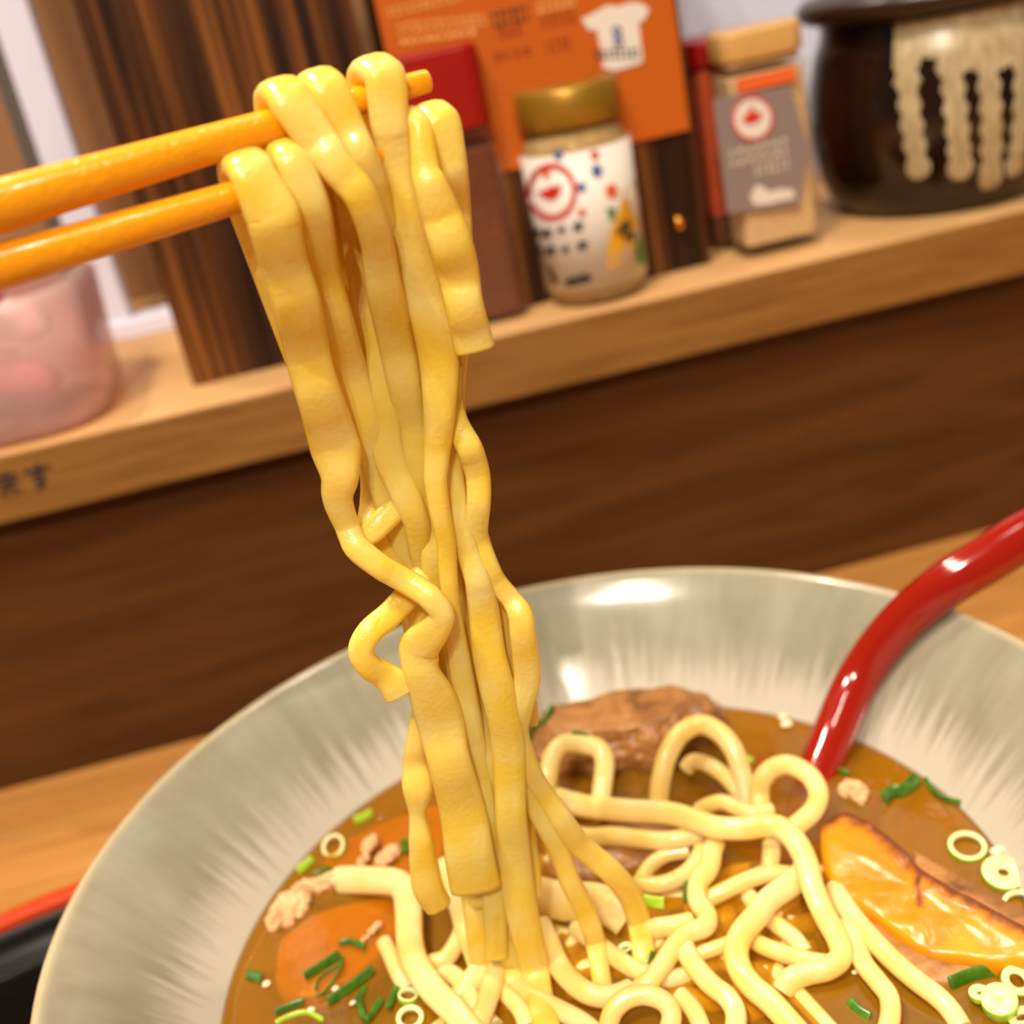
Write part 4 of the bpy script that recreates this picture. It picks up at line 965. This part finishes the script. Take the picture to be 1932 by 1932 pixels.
# ------------------------------------------------------------------ scallions
def ring(u, v, rpx, label, kind='light', z=0.4, tilt=(0, 0), wall=0.28, h=0.0013, sq=1.0):
    if tilt == (0, 0): tilt = (0.22 * math.sin(u * 1.7), 0.2 * math.cos(v * 2.3))
    c = onz(u, v, BROTH + z * .001); R = rpx * depth(c) / F
    n = 28
    prof = [(R * (1 - wall), -h / 2), (R * .96, -h / 2), (R, -h * .3), (R, h * .3), (R * .96, h / 2), (R * (1 - wall), h / 2)]
    me = lathe('scallion_ring', prof, n=n, closed=True)
    me.materials.append(M['green_light' if kind == 'light' else 'green_dark']); me.materials.append(M['green_pale'])
    for i, p in enumerate(me.polygons): p.material_index = 1 if (i // n) in (5, 4, 0) else 0
    me.transform(Matrix.Translation(c) @ Euler((tilt[0], tilt[1], u * .01)).to_matrix().to_4x4() @ Matrix.Diagonal((1, sq, 1, 1)))
    return tag(link('scallion_ring', me, None), label, 'scallion', 'scallion pieces in the soup')
def strip(rows, w, label, kind='dark', z=0.8, th=0.0006):
    px = [(a[0], a[1]) for a in rows]
    pts = [onz(a[0], a[1], BROTH + (a[2] if len(a) > 2 else z) * .001) for a in rows]
    me = sweep('scallion_strip', pts, [px_side(px, i) for i in range(len(px))], [w * depth(p) / F for p in pts], [th] * len(px), power=3, sub=6, nseg=10)
    return tag(link('scallion_strip', me, 'green_light' if kind == 'light' else 'green_dark'), label, 'scallion', 'scallion pieces in the soup')
ring(1825, 1598, 36, 'pale scallion ring floating near the right edge of the broth', tilt=(0.15, 0.1))
ring(1893, 1648, 40, 'large scallion ring with pale centre at the right edge of the broth', wall=0.75)
ring(1922, 1706, 30, 'pale scallion ring cut by the right edge of the picture')
ring(1886, 1892, 34, 'yellowish white scallion round at the lower right corner', wall=0.9, z=1.6, h=0.003)
ring(1848, 1876, 20, 'small yellow scallion ring touching the round at the lower right', wall=0.7, z=1.4)
ring(1918, 1852, 30, 'green scallion ring above the lower right corner', wall=0.5, z=1.0, tilt=(0.4, 0))
ring(1928, 1922, 26, 'green scallion ring in the very lower right corner', wall=0.6)
ring(1905, 1790, 24, 'bright green scallion ring at the foot of the orange pork block', wall=0.4, tilt=(0.6, 0.2))
strip([(1792, 1856), (1836, 1838), (1884, 1828)], 28, 'wide dark green scallion leaf under the orange pork block')
strip([(1600, 1890, -0.2), (1618, 1908, -0.2), (1640, 1922, -0.2)], 26, 'dark green scallion leaf in the broth at the lower right')
strip([(1745, 1468), (1762, 1492), (1784, 1506), (1812, 1513)], 10, 'thin green scallion curve against the right wall of the bowl')
strip([(1668, 1508), (1682, 1494), (1704, 1490), (1722, 1476), (1732, 1468)], 26, 'crumpled dark green scallion floating right of the ladle', z=1.4)
strip([(1578, 1448), (1590, 1455), (1602, 1458)], 10, 'tiny dark green scallion bit at the foot of the ladle')
ring(1030, 1352, 26, 'dark green scallion ring on the left end of the brown pork', 'dark', z=10, tilt=(0.9, 0.3))
strip([(1008, 1408, 3), (1004, 1390, 6), (1008, 1370, 9), (1018, 1360, 10)], 16, 'dark green scallion leaf at the left end of the brown pork')
strip([(1080, 1386, 15), (1094, 1384, 15.4), (1108, 1390, 15)], 12, 'small green scallion bit on top of the brown pork')
strip([(1404, 1428), (1412, 1432), (1420, 1436)], 12, 'tiny light green scallion bit right of the tall noodle arch', 'light')
strip([(1211, 1698, 4.5), (1232, 1702, 4.5), (1253, 1704, 4.5)], 24, 'bright green scallion square lying on noodles at the centre', 'light')
strip([(1294, 1664, 3), (1292, 1682, 3), (1292, 1702, 3)], 8, 'dark green scallion sliver beside the zigzag noodle')
ring(1181, 1791, 15, 'small green scallion ring in the gap between noodles', 'dark', z=0.4, wall=0.4)
strip([(1226, 1818, 3), (1229, 1806, 3), (1232, 1796, 3)], 10, 'dark green scallion sliver at the foot of the lifted strands')
strip([(640, 1780), (660, 1776), (688, 1786)], 13, 'dark green scallion strip at the top of the left cluster')
strip([(574, 1842), (604, 1824), (640, 1800)], 18, 'straight dark green scallion strip over the orange slice')
strip([(596, 1868), (602, 1848), (622, 1830), (640, 1818), (646, 1806), (640, 1830), (628, 1850), (612, 1872), (596, 1880)], 6, 'thin looped green scallion in the left cluster')
strip([(618, 1890), (650, 1870), (682, 1846), (704, 1828)], 20, 'longest dark green scallion strip of the left cluster')
strip([(520, 1910), (546, 1898), (574, 1888)], 14, 'dark green scallion strip at the lower left of the cluster')
strip([(692, 1862, -.2), (678, 1880, 0.6), (682, 1905, .8), (692, 1925, .8), (706, 1905, .8), (720, 1885, .8)], 14, 'folded dark green scallion in the middle of the left cluster')
strip([(732, 1902), (740, 1882), (750, 1862)], 13, 'short upright green scallion beside the wide left noodle')
ring(770, 1880, 20, 'light green scallion ring beside the wide left noodle')
ring(774, 1922, 27, 'pale green scallion ring at the bottom edge beside the wide left noodle', wall=0.35)
strip([(466, 1838), (480, 1842), (494, 1846)], 22, 'square dark green scallion piece at the left edge of the broth')
strip([(592, 1652), (610, 1646), (624, 1638)], 15, 'dark green scallion at the far left behind the pork shred')
strip([(562, 1644), (576, 1632), (590, 1620)], 16, 'light green scallion at the far left edge of the broth', 'light')
ring(630, 1597, 24, 'pale green scallion ring at the back left edge of the broth', z=0.5, tilt=(0.5, -0.3))
strip([(668, 1548), (684, 1542), (702, 1532)], 16, 'bright green scallion at the back left edge of the broth', 'light')
strip([(760, 1584), (764, 1596), (762, 1608)], 14, 'small dark green scallion touching the lower left strand')
strip([(520, 1930), (548, 1916), (580, 1910), (610, 1925)], 10, 'faint green scallion curve at the bottom left of the cluster', 'light', z=0.1)
# garlic bits
bit_spots = [(502, 1856, 'in the broth at the far left beside the square scallion', 9), (588, 1905, 'below the left scallion cluster', 8), (665, 1892, 'between two scallions of the left cluster', 7), (632, 1866, 'inside the left scallion cluster', 8), (1475, 1352, 'at the back of the broth left of the ladle', 9), (1484, 1366, 'at the back of the broth close to the ladle', 11), (1882, 1606, 'between the two scallion rings at the right', 15), (1612, 1834, 'below the end of the thick crossing noodle', 6)]
for i, (u, v, lb, r) in enumerate(bit_spots):
    c = onz(u, v, BROTH + 0.0004); R = r * depth(c) / F
    tag(blob('garlic_bit', c, (R, R * .8, R * .6), i + 20, R * .35, 'bit', sub=3, freq=500), 'small white garlic bit ' + lb, 'garlic', 'garlic bits in the soup')

# ------------------------------------------------------------------ oil droplets added to give the soup its glints
rnd = random.Random(5)
vs = []; fs = []
for k in range(150):
    a = rnd.uniform(0, 6.2832); rr = RB * math.sqrt(rnd.uniform(0.02, 0.95))
    c = V((rr * math.cos(a), rr * math.sin(a), BROTH - 0.0001)); R = rnd.choice((0.0004, 0.0006, 0.0009, 0.0014, 0.0005))
    n0 = len(vs); n = 14
    for (q, h) in ((1.0, 0.0), (0.85, 0.16), (0.6, 0.27), (0.3, 0.33)):
        vs += [(c.x + R * q * math.cos(6.2832 * i / n), c.y + R * q * math.sin(6.2832 * i / n), c.z + R * h) for i in range(n)]
    vs.append((c.x, c.y, c.z + R * 0.35))
    for j in range(3):
        for i in range(n): fs.append((n0 + j * n + i, n0 + j * n + (i + 1) % n, n0 + (j + 1) * n + (i + 1) % n, n0 + (j + 1) * n + i))
    for i in range(n): fs.append((n0 + 3 * n + i, n0 + 3 * n + (i + 1) % n, n0 + 4 * n))
M['oil'] = clear_mat('oil', (0.98, 0.86, 0.5), (0.7, 0.4, 0.05), 0.06, 0.03, 1.45)
tag(link('glint_droplets', mesh('glint_droplets', vs, fs), 'oil'), 'tiny clear oil droplets added over the soup for glints', 'oil', kind='stuff')
